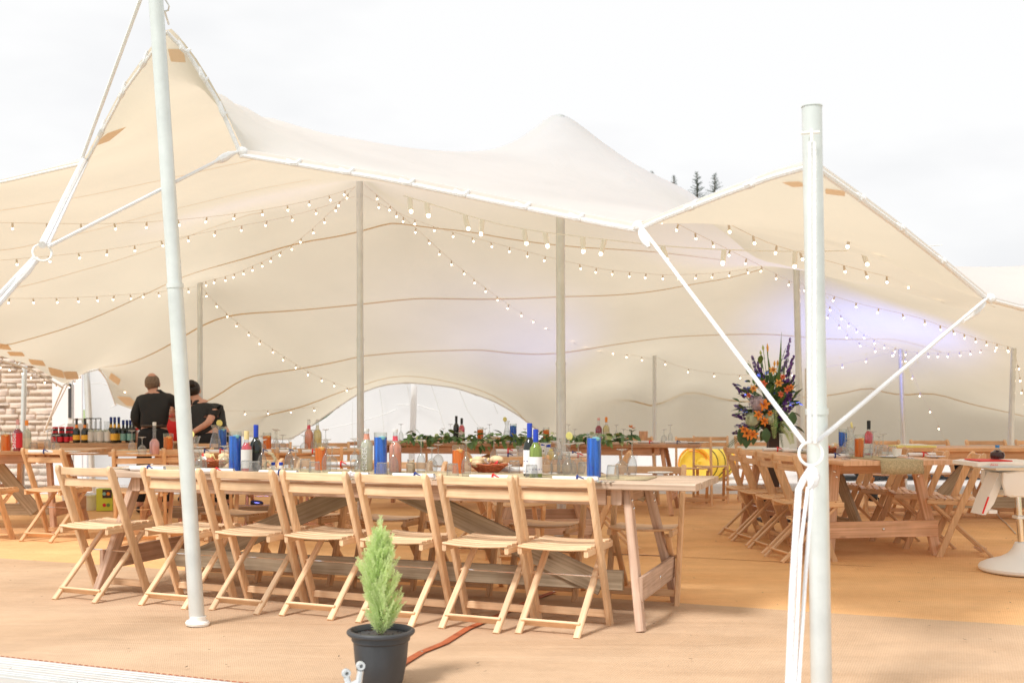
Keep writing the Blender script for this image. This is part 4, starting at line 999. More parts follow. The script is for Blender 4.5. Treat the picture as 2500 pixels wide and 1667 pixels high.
def p_tumbler():
    t = thing('tumbler', 'tumbler', 'glass'); mb = MB(); vs = []; fs = []
    n = 24; prof = [(.037, 0), (.036, .02), (.034, .05), (.031, .078), (.030, .082)]
    for j, (r, z) in enumerate(prof):
        for k in range(n):
            q = r*(1+(.035 if k % 2 else -.01)*(1 if 0 < j < 4 else .3)); a = 2*math.pi*k/n; vs.append((q*math.cos(a), q*math.sin(a), z))
    for j in range(len(prof)-1):
        for k in range(n): fs.append((j*n+k, j*n+(k+1) % n, (j+1)*n+(k+1) % n, (j+1)*n+k))
    mb.add(vs, fs); mb.build('fluted_wall', G_, t, ang=80)
    MB().lathe([(.0, .076), (.028, .076), (.030, .083), (0, .082)], 18).build('base', M['glass_foot'], t)
    return t
def p_carafe():
    t = thing('carafe', 'clear glass carafe', 'carafe')
    MB().shell([(.030, 0), (.044, .005), (.047, .03), (.045, .07), (.036, .11), (.025, .145), (.021, .165), (.024, .185), (.033, .212), (.036, .222)], 20).build('glass_body', G_, t)
    MB().lathe([(0, .006), (.043, .006), (.045, .03), (.043, .07), (.035, .108), (.033, .116), (0, .116)], 20).build('water', M['water'], t)
    return t
def p_carafe_lemon():
    t = p_carafe()
    s = MB().lathe([(0, -.003), (.024, -.003), (.026, 0), (.024, .003), (0, .003)], 16, M=Matrix.Translation((-.028, -.012, .235)) @ Matrix.Rotation(R(80), 4, 'X')).build('lemon_slice', M['lemon'], t)
    return t
def p_vase(liq, cand, h, fill, r=.0405, nm='vase'):
    t = thing(nm, 'vase', 'vase')
    MB().shell([(r, 0), (r, h)], 24).build('glass_cylinder', G_, t)
    MB().lathe([(0, .004), (r*.96, .004), (r*.96, fill), (0, fill)], 24).build('coloured_water', liq, t)
    c = MB().lathe([(0, fill-.026), (r*.34, fill-.024), (r*.52, fill-.012), (r*.55, fill+.001), (r*.45, fill+.006), (0, fill+.005)], 16, c=(r*.22, -r*.425, 0)).build('floating_candle', cand, t)
    MB().tube([(r*.22, -r*.425, fill+.005), (r*.22, -r*.425, fill+.017)], .0015, 5).build('wick', M['white'], c)
    return t
def p_bottle(glass, cap, label, h=.30, r=.037, neck=.014, shoulder=.62, caph=.075, lab=(.14, .42), labm2=None, necklab=None, nm='wine_bottle', cat='bottle'):
    t = thing(nm, 'bottle', cat); sh = h*shoulder
    full = [(0, .004), (r*.9, 0), (r, .008), (r, sh-.02), (r*.92, sh), (r*.62, sh+h*.055), (neck*1.15, sh+h*.10), (neck, sh+h*.15), (neck, h-.004), (0, h-.004)]
    if glass in (M['bottle_dark'], M['bottle_green']): MB().lathe(full, 20).build('bottle_glass', glass, t)
    else:
        MB().shell(full[1:-1], 20).build('bottle_glass', M['glass'], t)
        fz = sh+h*.085; MB().lathe([(0, .007), (r*.86, .006), (r*.955, .012), (r*.955, sh-.021), (r*.88, sh-.001), (r*.59, sh+h*.052), (neck*1.3, fz), (0, fz)], 20).build('drink', glass, t)
    if cap is not None:
        MB().lathe([(neck+.0015, h-caph), (neck+.002, h-.006), (neck+.0005, h), (0, h+.0005)], 16).build('cap', cap, t)
    if label is not None:
        MB().shell([(r+.0012, h*lab[0]), (r+.0012, h*lab[1])], 20).build('label', label, t)
    if necklab is not None:
        MB().shell([(neck*1.3+.001, sh+h*.09), (neck+.0015, sh+h*.16), (neck+.0015, sh+h*.22)], 16).build('neck_label', necklab, t)
    return t
M['water'] = thin_glass('water', (.96, .97, .97), (.82, .86, .88), .02)
M['glass_foot'] = thin_glass('glass foot', (.90, .92, .93), (.80, .84, .86), .05, .25)
PF, PW, PR, PT = p_flute(), p_wine(), p_round(), p_tumbler()
PCL = p_carafe_lemon()
def put(proto, loc, label, group=None, rot=None, scale=None):
    if rot is None and proto in (VB1, VO1): rot = .1
    return place(proto, USED, loc, random.uniform(-3, 3) if rot is None else rot, label, group, scale)
def on(px, py, z=TH): return G(px, py, z)            # point of the table plane seen at that pixel
VB1 = p_vase(M['blue_liq'], M['candle_b'], .258, .228)
VO1 = p_vase(M['orange_liq'], M['candle_o'], .180, .147, .039)
# -- blue and orange vases
put(VB1, on(574, 1150), 'tall cylinder vase of blue water left of the rose wine bottle on the front table', 'blue water vases', rot=0.2)
put(VB1, on(929, 1157), 'tall cylinder vase of blue water beside the peach bottle, centre of the front table', 'blue water vases', rot=0.1)
put(VB1, on(1450, 1166), 'tall cylinder vase of blue water nearest the right end of the front table', 'blue water vases', rot=0.1, scale=(1.05, 1.05, 1.02))
put(VO1, on(783, 1148), 'short vase of orange water left of the clear bottle on the front table', 'orange water vases', rot=0)
put(VO1, on(1119, 1156), 'short vase of orange water beside the bread basket on the front table', 'orange water vases', rot=0)
# -- bottles of the front table
BT = {}
def bottle(key, loc, lbl, group=None, **kw):
    b = p_bottle(**kw); b.location = loc; b.rotation_euler = (0, 0, random.uniform(-.3, .3)); tag(b, lbl, 'bottle', group); BT[key] = b; return b
bottle('rose1', on(602, 1152), 'rose wine bottle with cream cap and white label on the front table', glass=M['rose'], cap=M['cream_cap'], label=M['label_grey'], h=.262, r=.034, caph=.055, lab=(.10, .55))
bottle('dark1', on(625, 1150), 'dark wine bottle with blue cap left of centre on the front table', glass=M['bottle_dark'], cap=M['blue_cap'], label=M['black'], h=.30, caph=.08, lab=(.15, .40))
bottle('dark2', on(1293, 1163), 'dark wine bottle with blue cap behind the green bottle', glass=M['bottle_dark'], cap=M['blue_cap'], label=M['white'], h=.318, caph=.095, lab=(.06, .50))
bottle('green', on(1308, 1167), 'green wine bottle with blue cap and white label, front table', glass=M['bottle_green'], cap=M['blue_cap'], label=M['white'], h=.285, caph=.075, lab=(.10, .44))
for b, zz in ((BT['dark2'], .03), (BT['dark2'], .09), (BT['green'], .05)):
    MB().shell([(.0388, zz), (.0388, zz+.006)], 12).build('label_stripe', M['navy'], b)
bottle('clear', on(895, 1150), 'clear cordial bottle with orange neck label left of the middle blue vase', glass=M['pale_straw'], cap=M['label_grey'], label=None, h=.275, r=.040, shoulder=.66, neck=.016, caph=.02, necklab=M['peach'], nm='cordial_bottle')
bottle('peach', on(965, 1153), 'peach coloured cordial bottle with pink neck right of the middle blue vase', glass=M['peach'], cap=M['label_grey'], label=None, h=.275, r=.040, shoulder=.62, neck=.015, caph=.02, necklab=M['rose'], nm='cordial_bottle')
# -- upturned glasses, left to right along the front table
GL = [(PF, 706, 1149, 'upturned flute left of the first orange vase'), (PW, 722, 1146, 'upturned small wine glass right of that flute, by the salt cellars'),
      (PF, 797, 1153, 'upturned flute right of the first orange vase'), (PW, 811, 1147, 'upturned wine glass between the first orange vase and the red ribbon roll'),
      (PF, 866, 1149, 'upturned flute just left of the clear cordial bottle'), (PW, 878, 1153, 'upturned wine glass in front of the clear cordial bottle'),
      (PF, 961, 1161, 'upturned flute in front of the peach bottle'), (PF, 1028, 1155, 'upturned flute right of the sugar jar'), (PW, 1054, 1153, 'upturned wine glass between the sugar jar and second orange vase'),
      (PF, 1138, 1164, 'upturned flute in front of the second orange vase'), (PF, 1206, 1138, 'upturned flute behind the bread basket'), (PR, 1332, 1160, 'upturned balloon glass right of the green bottle'),
      (PF, 1356, 1160, 'upturned flute between the green bottle and the carafe'), (PR, 1412, 1158, 'upturned balloon glass right of the carafe'), (PW, 1518, 1159, 'upturned wine glass with dark band right of the last tumbler'),
      (PF, 1543, 1160, 'rightmost upturned flute on the front table'), (PW, 548, 1146, 'upturned wine glass left of the first blue vase'), (PF, 640, 1152, 'upturned flute in front of the dark bottle'), (PW, 491, 1149, 'upturned wine glass beside the left foreground pole'),
      (PR, 1390, 1161, 'upturned balloon glass in front of the carafe'), (PW, 1070, 1140, 'upturned wine glass at the far edge left of the second orange vase')]
for pr, x, y, lab in GL: put(pr, on(x, y), lab, 'upturned stemware on the front table')
for x, y, lab in ((602, 1156, 'tumbler in front of the rose bottle'), (746, 1151, 'tumbler right of the salt cellars'), (768, 1159, 'tumbler in front of the first orange vase'), (933, 1162, 'tumbler in front of the middle blue vase'),
                  (1105, 1165, 'tumbler in front of the second orange vase'), (1298, 1169, 'tumbler in front of the green bottle'), (1425, 1161, 'tumbler between carafe and right blue vase'), (1496, 1170, 'tumbler right of the right blue vase'), (1256, 1156, 'tumbler right of the bread basket'), (622, 1158, 'tumbler in front of the dark bottle')):
    put(PT, on(x, y), 'upturned fluted '+lab, 'tumblers on the front table')
put(PCL, on(1378, 1157), 'clear glass carafe of water with lemon near the right end of the front table', 'carafes', rot=2.5)
put(PCL, on(476, 1147), 'glass carafe with lemon slice half hidden by the left foreground pole', 'carafes', rot=.2)
# -- jar of sugar, salt and pepper
j = thing('sugar_jar', 'hexagonal glass jar of brown sugar with steel lid on the front table', 'jar', on(1003, 1157))
MB().lathe([(0, .003), (.026, .003), (.027, .058), (.018, .068), (0, .068)], 6).build('sugar', pm('brown sugar', (.50, .36, .22), .8, nscale=60, namt=.2), j, smooth=False)
MB().shell([(.028, 0), (.029, .06), (.019, .074)], 6).build('glass_wall', G_, j); MB().lathe([(.02, .072), (.022, .076), (.021, .092), (0, .094)], 14).build('lid', M['chrome'], j)
for x, lab in ((667, 'salt cellar with blue lid, left of a pair'), (686, 'pepper pot with blue lid, right of a pair')):
    s = thing('salt_shaker', lab+' on the front table', 'shaker', on(x, 1148), group='salt and pepper')
    MB().lathe([(0, 0), (.014, .001), (.013, .035), (0, .035)], 10).build('body', M['white_pl'], s); MB().lathe([(.0135, .034), (.014, .05), (.011, .054), (0, .054)], 10).build('lid', M['blue_cap'], s)
# -- bread baskets filled with wrapped sweets and rolls
def basket(loc, label, rot, seed):
    t = thing('bread_basket', label, 'basket', loc, rot); rnd = random.Random(seed)
    mb = MB()
    for k in range(6):
        r = .045+.009*k; z = .008+.009*k
        mb.tube([(r*1.45*math.cos(a), r*math.sin(a), z+.003*math.sin(a*8+k*3.14)) for a in [2*math.pi*q/24 for q in range(25)]], .0048, 5, False)
    for q in range(24):
        a = 2*math.pi*q/24; mb.tube([(.045*1.45*math.cos(a), .045*math.sin(a), .004), (.09*1.45*math.cos(a), .09*math.sin(a), .056)], .003, 4)
    mb.build('wicker', M['rust'], t)
    for k in range(5):
        a = rnd.random()*6.28; q = rnd.uniform(.01, .07)
        o = MB().ball((q*1.4*math.cos(a), q*math.sin(a), .055+rnd.uniform(0, .03)), .034, 9, 7, (1.25, 1, .75), Matrix.Rotation(a, 3, 'Z')).build('bread_roll', pm('bread', (.72, .55, .34), .8, nscale=30, namt=.2), t)
    for k in range(9):
        a = rnd.random()*6.28; q = rnd.uniform(.03, .1); c = Vector((q*1.3*math.cos(a), q*math.sin(a), .05+rnd.uniform(0, .035)))
        d = Vector((rnd.uniform(-1, 1), rnd.uniform(-1, 1), rnd.uniform(-.2, .7))).normalized(); s = d.orthogonal().normalized()*.014
        vs = [c-d*.03+s, c-d*.03-s, c-d*.012+s*.4+Vector((0, 0, .012)), c+d*.012-s*.4+Vector((0, 0, .012)), c+d*.03+s, c+d*.03-s, c+Vector((0, 0, -.008))]
        MB().add(vs, [(0, 1, 2), (2, 3, 4), (3, 5, 4), (1, 6, 2), (2, 6, 3), (3, 6, 5), (0, 2, 6), (4, 6, 3)]).build('sachet', M[rnd.choice(['white', 'blue_cap', 'white', 'label_red', 'peach', 'straw'])], t, smooth=False)
    return t
basket(on(518, 1142), 'wicker basket of bread and sachets left of the first blue vase', R(-10), 2)
basket(on(1192, 1153), 'wicker basket of bread and blue sachets right of the second orange vase', R(-20), 5)
# -- curved rattan handle ornament
t = thing('rattan_hoop', 'tan curved rattan hoop standing behind the salt cellars', 'ornament', on(665, 1143))
MB().tube([(-.045, 0, .0), (-.05, 0, .03), (-.03, .005, .05), (-.01, 0, .03), (0, 0, .012), (.02, 0, .06), (.0, .0, .095), (-.03, 0, .105)], [.009, .010, .010, .010, .010, .012, .012, .008], 7).build('hoop', M['burlap'], t)
# -- rolled menus / napkins with ribbons
def roll(loc, ang, label, rib, L=.25, r=.018, group='rolled menus tied with ribbon'):
    t = thing('rolled_menu', label, 'rolled menu', loc, ang, group)
    mb = MB(); P = []; n = 22
    for i in range(7):
        x = -L/2+L*i/6
        for k in range(n+1):
            a = 2*math.pi*1.35*k/n; q = r*(.72+.28*k/n); P.append((x+.004*math.sin(k*.6), q*math.cos(a-1.2), r*1.02+q*math.sin(a-1.2)))
    mb.grid(P, 7, n+1).build('paper', M['white'], t)
    for sx in (-1, 1): MB().lathe([(0, -.001), (r*.55, -.001), (r*.55, .001), (0, .001)], 10, M=Matrix.Translation((sx*L*.49, 0, r)) @ Matrix.Rotation(R(90), 4, 'Y')).build('paper_core', M['label_grey'], t)
    MB().shell([(r*1.06, -.006), (r*1.08, 0), (r*1.06, .006)], 16).build('x', None)
    bpy.data.objects.remove(bpy.data.objects['x'])
    o = MB(); 
    o.tube([(.01, r*1.07*math.cos(a), r*1.03+r*1.07*math.sin(a)) for a in [2*math.pi*k/18 for k in range(19)]], .0055, 5, False)
    o.tube([(.01, -r*.5, r*2.0), (.028, -r*.9, r*1.75), (.05, -r*1.15, r*1.2)], [.0035, .004, .003], 5)
    o.build('ribbon', M[rib], t); return t
def r1(px, py, lab, rib, a=0): return roll(on(px, py), A1+R(a), lab, rib)
r1(360, 1150, 'rolled menu with blue ribbon at the left end of the front table', 'navy', 3)
r1(525, 1156, 'rolled menu with red ribbon in front of the first blue vase', 'red', 8)
r1(680, 1161, 'rolled menu with blue ribbon in front of the salt cellars', 'navy', 4)
r1(852, 1166, 'plain rolled menu below the clear cordial bottle', 'white', 5)
r1(1010, 1169, 'rolled menu with blue ribbon in front of the sugar jar', 'navy', 3)
r1(1200, 1173, 'rolled menu with red ribbon in front of the bread basket with blue sachets', 'red', 3)
r1(1405, 1177, 'rolled menu with blue bow in front of the right blue vase', 'navy', 8)
r1(1240, 1152, 'rolled menu on the far edge behind the bread basket', 'white', 0)
r1(830, 1139, 'rolled menu with red ribbon on the far edge by the orange vase', 'red', 12)
# -- plates, cutlery
def p_plate():
    t = thing('side_plate', 'plate', 'plate'); MB().lathe([(0, .004), (.045, .004), (.055, .008), (.078, .014), (.080, .0155), (.077, .0165), (.052, .0105), (0, .008)], 28).build('china', pm('white china', (.82, .82, .83), .15), t); return t
PP = p_plate()
def p_cut():
    t = thing('cutlery_set', 'cutlery', 'cutlery')
    MB().beam((-.03, -.09, .004), (-.03, .03, .004), .012, .003).build('knife', M['chrome'], t)
    for k in (0, 1):
        x = 0+.025*k; mb = MB(); mb.beam((x, -.09, .004), (x, .03, .005), .007, .003); mb.ball((x, .055, .006), .022, 8, 5, (.62, 1, .2)); mb.build('fork' if k == 0 else 'spoon', M['chrome'], t)
    return t
PCU = p_cut()
for x, y, lab in ((590, 1159, 'in front of the rose bottle'), (755, 1164, 'below the tumblers by the first orange vase'), (935, 1168, 'under the tumbler by the middle blue vase'), (1110, 1172, 'under the tumbler by the second orange vase'), (1312, 1175, 'in front of the green bottle'), (1612, 1158, 'alone at the right end'), (450, 1153, 'beside the left foreground pole'), (1250, 1146, 'at the far edge behind the basket'), (330, 1147, 'at the far left end')):
    put(PP, on(x, y), f'white side plate {lab} of the front table' if 'end' in lab else f'white side plate {lab}, front table', 'side plates on the front table')
for x, y, lab in ((1478, 1177, 'beside the rightmost rolled menu'), (1280, 1176, 'left of the plate by the green bottle'), (800, 1166, 'between plate and plain rolled menu'), (640, 1162, 'left of the blue ribbon menu by the salt cellars'), (1080, 1172, 'left of the plate by the second orange vase'), (880, 1170, 'in front of the clear cordial bottle')):
    put(PCU, on(x, y), f'knife, fork and spoon {lab}', 'cutlery sets on the front table', rot=A1+math.pi)

# ---- garland table (T3)
def on3(px, x=None, y=.1):
    # table-local: find x along the table so the point (x, y) projects to column px
    best = min((abs(W(px, 1000, tp(T3, q*.01, y).y).x-tp(T3, q*.01, y).x), q*.01) for q in range(-207, 208))
    return tp(T3, best[1], y)
bottle('hb1', on3(1114), 'black wine bottle standing behind the garland', glass=M['bottle_dark'], cap=M['black'], label=M['black'], h=.31, lab=(.15, .45))
bottle('hb2', on3(1127, y=.02), 'red wine bottle with dark cap behind the garland', glass=M['rose'], cap=M['black'], label=M['label_grey'], h=.285, lab=(.08, .42))
bottle('hb3', on3(1461), 'dark red soft drink bottle near the right end of the garland', glass=M['cherry'], cap=M['pink'], label=None, h=.29, r=.04, shoulder=.6, caph=.03, nm='cordial_bottle')
bottle('hb4', on3(1481), 'yellow soft drink bottle with orange neck near the right end of the garland', glass=M['straw'], cap=M['orange'], label=M['pale_straw'], h=.30, r=.04, shoulder=.6, caph=.06, nm='cordial_bottle')
put(VO1, on3(1172), 'orange vase peeping over the middle of the garland', 'orange water vases', scale=(1, 1, .98))
put(VO1, on3(1334), 'orange vase peeping over the garland left of the thick pole', 'orange water vases', scale=(1, 1, .98))
put(VB1, on3(1252, y=0), 'blue vase standing behind the garland', 'blue water vases', scale=(1.02, 1.02, .86))
put(PCL, on3(1237), 'carafe with lemon slice behind the garland, left of a blue vase', 'carafes', rot=.3, scale=(1, 1, 1.15))
for k, x in enumerate((1083, 1100, 1185, 1195, 1282, 1388, 1402, 1505, 1522, 978, 1622, 1636)):
    put(PF if k % 2 else PW, on3(x, y=.12+.05*(k % 3)), 'upturned wine glass on the garland table, '+('left of the black wine bottle', 'just left of the black wine bottle', 'right of the orange vase in mid garland', 'second right of the orange vase in mid garland', 'right of the blue vase', 'right of the thick pole', 'second right of the thick pole', 'left of the bud vase', 'just left of the bud vase', 'at the left end of the garland', 'right of the picture frame', 'second right of the picture frame')[k], 'wine glasses on the garland table')
t = thing('picture_frame', 'brown easel-backed picture frame seen from behind on the garland table', 'picture frame', on3(1570, y=.05), A3)
MB().beam((0, -.012, .0), (0, .03, .135), .10, .012, up=(0, -1, 0)).build('back_board', M['head_wood'], t); MB().beam((0, -.075, .002), (0, -.006, .09), .03, .004, up=(0, 1, 0)).build('strut', M['bar_wood'], t)
t = thing('bud_vase', 'small glass bud vase with an orange lily on the garland table', 'vase', on3(1543, y=0))
MB().shell([(.018, 0), (.02, .01), (.012, .05), (.018, .10)], 12).build('glass_body', G_, t)
mb = MB()
for k in range(4): mb.tube([(0, 0, .01), (.006*math.cos(k*1.6), .006*math.sin(k*1.6), .12), (.03*math.cos(k*1.6), .03*math.sin(k*1.6), .15)], .003, 5)
mb.build('stems', M['leaf_d'], t)
for k in range(7):
    a = k*.9; d = Vector((math.cos(a), math.sin(a), .25)); s = Vector((-math.sin(a), math.cos(a), 0))*.014; b = Vector((0, 0, .135))
    MB().add([b, b+d*.04+s, b+d*.085, b+d*.04-s], [(0, 1, 2, 3)]).build('leaf', M['leaf_d'], t)
for k in range(3):
    mb = MB(); c = Vector((.02*math.cos(k*2), .015*math.sin(k*2), .165+.012*k))
    for q in range(6):
        a = q*1.047; d = Vector((math.cos(a), math.sin(a), .5)); s = Vector((-math.sin(a), math.cos(a), 0))*.010
        mb.add([c, c+d*.02+s, c+d*.042, c+d*.02-s], [(0, 1, 2, 3)])
    mb.build('lily', M['orange'], t)
for px, rb in ((1585, 'red'), (1652, 'navy')): roll(on3(px, y=-.2), A3, f'rolled menu with {"red" if rb == "red" else "dark"} ribbon at the right end of the garland table', rb)
for px in (1690, 1735): put(PP, on3(px, y=-.1), f'white side plate at the right end of the garland table, {"left" if px < 1700 else "right"} one', 'side plates on the garland table')
# garland: separate leaves on a twisted stem
gl = thing('leaf_garland', 'thick green and variegated leaf garland along the front edge of the back table', 'garland', tp(T3, 0, -.36, TH), A3)
gx0 = on3(985, y=-.36); gx1 = on3(1545, y=-.36)
la = (Matrix.Rotation(-A3, 4, 'Z') @ (gx0-gl.location)).x; lb = (Matrix.Rotation(-A3, 4, 'Z') @ (gx1-gl.location)).x
MB().tube([(la+(lb-la)*k/30, .012*math.sin(k*1.3), .035+.012*math.sin(k*.9)) for k in range(31)], .012, 6).build('stem', M['leaf_d'], gl)
def leafmesh(L, w, m_, curl=.25):
    vs = []; fs = []
    for i in range(5):
        f = i/4; ww = w*math.sin(math.pi*min(1, f*.92+.06))*(1 if f < 1 else 0); z = -curl*L*f*f
        vs += [(L*f, -ww, z+.18*ww), (L*f, 0, z), (L*f, ww, z+.18*ww)]
    for i in range(4): fs += [(3*i, 3*i+3, 3*i+4, 3*i+1), (3*i+1, 3*i+4, 3*i+5, 3*i+2)]
    me = MB().add(vs, fs).mesh('leaf', True, 60); me.materials.append(m_); return me
LM = [leafmesh(.10, .024, M['garland']), leafmesh(.11, .027, M['garland_d'], .4), leafmesh(.09, .027, M['garland_l'], .3), leafmesh(.125, .024, M['garland'], .5)]
rnd = random.Random(21)
for k in range(290):
    f = k/289; x = la+(lb-la)*f; o = bpy.data.objects.new('leaf', LM[rnd.choices([0, 1, 2, 3], [4, 4, 2.6 if math.sin(f*23) > 0 else .8, 3])[0]]); COL.objects.link(o); o.parent = gl
    droop = max(0, math.sin(f*19+1))**2
    a = rnd.uniform(-math.pi, math.pi); el = rnd.uniform(-.9, .9)
    o.location = (x+rnd.uniform(-.03, .03), rnd.uniform(-.06, .04), .055+rnd.uniform(-.03, .05)-(.10*rnd.random() if rnd.random() < .35*droop else 0))
    o.rotation_euler = (rnd.uniform(-.7, .7), -el if rnd.random() < .75 else el+.6, a if rnd.random() < .5 else rnd.uniform(-2.6, -.5)); s = rnd.uniform(.7, 1.2); o.scale = (s, s, s)

# ---- right-hand table (T2) : local x runs away from the camera
def on2(px, py): return on(px, py)
bottle('t2r', on2(2121, 1112), 'rose wine bottle with black cap on the right-hand table', glass=M['rose'], cap=M['black'], label=M['label_grey'], h=.30, lab=(.08, .35))
put(VO1, on2(2098, 1116), 'orange vase beside the rose bottle on the right-hand table', 'orange water vases', scale=(1, 1, 1.05))
put(VB1, on2(2058, 1107), 'blue vase on the right-hand table, left of a carafe', 'blue water vases', scale=(.95, .95, .85))
put(PCL, on2(2078, 1110), 'carafe with lemon on the right-hand table', 'carafes', scale=(1.05, 1.05, 1.1))
for k, (x, y) in enumerate(((2064, 1115), (2072, 1117), (2132, 1113), (2156, 1116), (2146, 1108))): put((PF, PW, PF, PR, PW)[k], on2(x, y), f'upturned wine glass on the right-hand table, {["leftmost by the blue vase", "in front of the carafe", "just right of the rose bottle", "balloon shaped, furthest right", "behind the balloon glass"][k]}', 'wine glasses on the right-hand table')
for k, (x, y) in enumerate(((2052, 1113), (2118, 1119), (2178, 1113))): put(PT, on2(x, y), f'upturned tumbler on the right-hand table, {["left by the blue vase", "in front of the rose bottle", "right by the plates"][k]}', 'tumblers on the right-hand table')
c = thing('stacked_cups', 'white cup on a side plate near the end of the right-hand table', 'cup', on2(2190, 1116)); MB().lathe([(.025, .015), (.035, .03), (.04, .07), (.037, .07), (.03, .03), (0, .022)], 16).build('cup', M['white_pl'], c); MB().lathe([(0, .004), (.08, .014), (.08, .017), (0, .01)], 20).build('saucer', M['white_pl'], c)
roll(on2(2250, 1114), A2, 'rolled menu with red ribbon near the end of the right-hand table', 'red'); roll(on2(2035, 1117), A2-.2, 'rolled menu with dark ribbon right of the foreground pole on the right-hand table', 'navy')
roll(on2(1895, 1101), A2-.1, 'rolled menu with red ribbon at the far end of the right-hand table', 'red'); roll(on2(1945, 1104), A2-.1, 'rolled menu with dark ribbon left of the foreground pole', 'navy')
for k, (x, y) in enumerate(((2285, 1118), (2170, 1118), (2020, 1112))): put(PP, on2(x, y), f'white side plate on the right-hand table, {["right corner", "by the runner", "left side"][k]}', 'side plates on the right-hand table')
for k, (x, y) in enumerate(((2225, 1120), (2065, 1121))): put(PCU, on2(x, y), f'cutlery on the right-hand table, {["right of the runner", "left of the runner"][k]}', 'cutlery on the right-hand table')
basket(on2(2030, 1108), 'wicker basket of bread on the right-hand table', .3, 8)

# ---- middle left table (T4)
for px, gl_, nm, lb_ in ((754, M['peach'], M['rose'], 'peach coloured soft drink bottle, left of the pair on the middle left table'), (775, M['straw'], M['pale_straw'], 'yellow soft drink bottle, right of the pair on the middle left table')):
    bottle('t4'+str(px), on(px, 1101), lb_, glass=gl_, cap=M['label_grey'], label=None, necklab=nm, h=.30, r=.040, shoulder=.6, caph=.015, nm='cordial_bottle')
put(VO1, on(652, 1103), 'orange vase at the middle of the middle left table', 'orange water vases'); put(VB1, on(543, 1104), 'blue vase beside a carafe on the middle left table', 'blue water vases', scale=(.95, .95, .92))
put(PCL, on(526, 1105), 'carafe with lemon in front of the bent over barmaid', 'carafes', rot=3.0, scale=(1.15, 1.15, 1.15))
put(VO1, on(411, 1106), 'orange vase in front of the barman', 'orange water vases', scale=(1.1, 1.1, 1))
bottle('pinkb', on(377, 1110), 'slim pink lemonade bottle in front of the barman', glass=M['pink'], cap=M['label_grey'], label=None, h=.285, r=.042, shoulder=.40, neck=.014, caph=.03, nm='lemonade_bottle')
for k, (x, y) in enumerate(((322, 1108), (347, 1111), (672, 1102), (690, 1103), (676, 1106), (742, 1104), (766, 1105), (560, 1105), (795, 1103), (640, 1105))): put((PF, PW)[k % 2], on(x, y), 'upturned wine glass on the middle left table, '+('leftmost', 'left of the pink bottle', 'right of the orange vase', 'second right of the orange vase', 'in front of those by the orange vase', 'left of the peach bottle', 'in front of the peach and yellow bottles', 'right of the blue vase', 'rightmost of all', 'just left of the orange vase')[k], 'wine glasses on the middle left table')
for k, (px, rb) in enumerate(((535, 'red'), (497, 'navy'), (640, 'navy'), (705, 'navy'), (760, 'red'), (400, 'navy'))): roll(on(px, 1106), A4, 'rolled menu with '+('red' if rb == 'red' else 'dark')+' ribbon on the middle left table, '+('in front of the carafe', 'left of the carafe', 'by the orange vase', 'right of the orange vase', 'by the soft drinks', 'in front of the barman')[k], rb, L=.16, group='rolled menus on the middle left table')
for k, px in enumerate((330, 355, 620)): put(PP, on(px, 1110), 'white side plate on the middle left table, '+('leftmost', 'left of the pink bottle', 'by the orange vase')[k], 'side plates on the middle left table')
# ---- far left table (T5)
def lettering(txt, size, parent, M4, m):
    cu = bpy.data.curves.new('lettering', 'FONT'); cu.body = txt; cu.size = size; cu.align_x = 'CENTER'; cu.align_y = 'CENTER'; cu.extrude = .0006; cu.resolution_u = 3
    ob = bpy.data.objects.new('tmp', cu); COL.objects.link(ob); dg = bpy.context.evaluated_depsgraph_get(); me = bpy.data.meshes.new_from_object(ob.evaluated_get(dg))
    bpy.data.objects.remove(ob); me.materials.clear(); me.materials.append(m); o = bpy.data.objects.new('lettering', me); COL.objects.link(o); o.parent = parent; o.matrix_local = M4; return o
put(VO1, on(14, 1101), 'orange vase at the left edge of the view', 'orange water vases', scale=(1.15, 1.15, 1.05))
b5 = bottle('shl', on(43, 1102), 'dark pink soft drink bottle with white lettering at far left', glass=M['cherry'], cap=M['pink'], label=M['label_red'], h=.30, r=.042, shoulder=.62, caph=.05, lab=(.12, .58), nm='cordial_bottle')
VERT = Matrix.Rotation(R(90), 4, 'X') @ Matrix.Rotation(R(90), 4, 'Z')
b5.rotation_euler = (0, 0, -.3); lettering('Shloer', .062, b5, Matrix.Translation((0, -.0445, .105)) @ VERT, M['white'])
BT['clear'].rotation_euler = (0, 0, -.15); lettering('SHLOER', .042, BT['clear'], Matrix.Translation((0, -.0418, .085)) @ VERT, M['white'])
bottle('y5', on(65, 1100), 'pale yellow soft drink bottle with orange neck at far left', glass=M['pale_straw'], cap=M['orange'], label=M['pale_straw'], h=.29, r=.042, shoulder=.62, caph=.05, nm='cordial_bottle')
for k, (x, y) in enumerate(((116, 1102), (137, 1103), (126, 1099), (-10, 1100))): put((PF, PW)[k % 2], on(x, y), 'upturned wine glass on the far left table, '+('left of three together', 'right of three together', 'back of three together', 'at the very edge of the view')[k], 'wine glasses on the far left table')
put(PT, on(82, 1101), 'upturned tumbler on the far left table', 'tumblers on the far left table'); roll(on(105, 1107), R(4), 'rolled menu with dark ribbon on the far left table', 'navy'); put(PP, on(175, 1105), 'white side plate on the far left table', 'side plates on the far left table')
pa = thing('paper_menu', 'white paper menu lying at the right end of the far left table', 'menu', on(205, 1106)); MB().box(-.12, .12, -.05, .05, .001, .004).build('paper', M['white'], pa)
cr = thing('small_crate', 'small brown wooden box on the far left table', 'box', on(98, 1100)); MB().box(-.04, .04, -.03, .03, 0, .04).build('box_body', M['bar_wood'], cr); MB().box(-.042, .042, -.032, .032, .041, .048).build('lid', M['bar_wood'], cr)
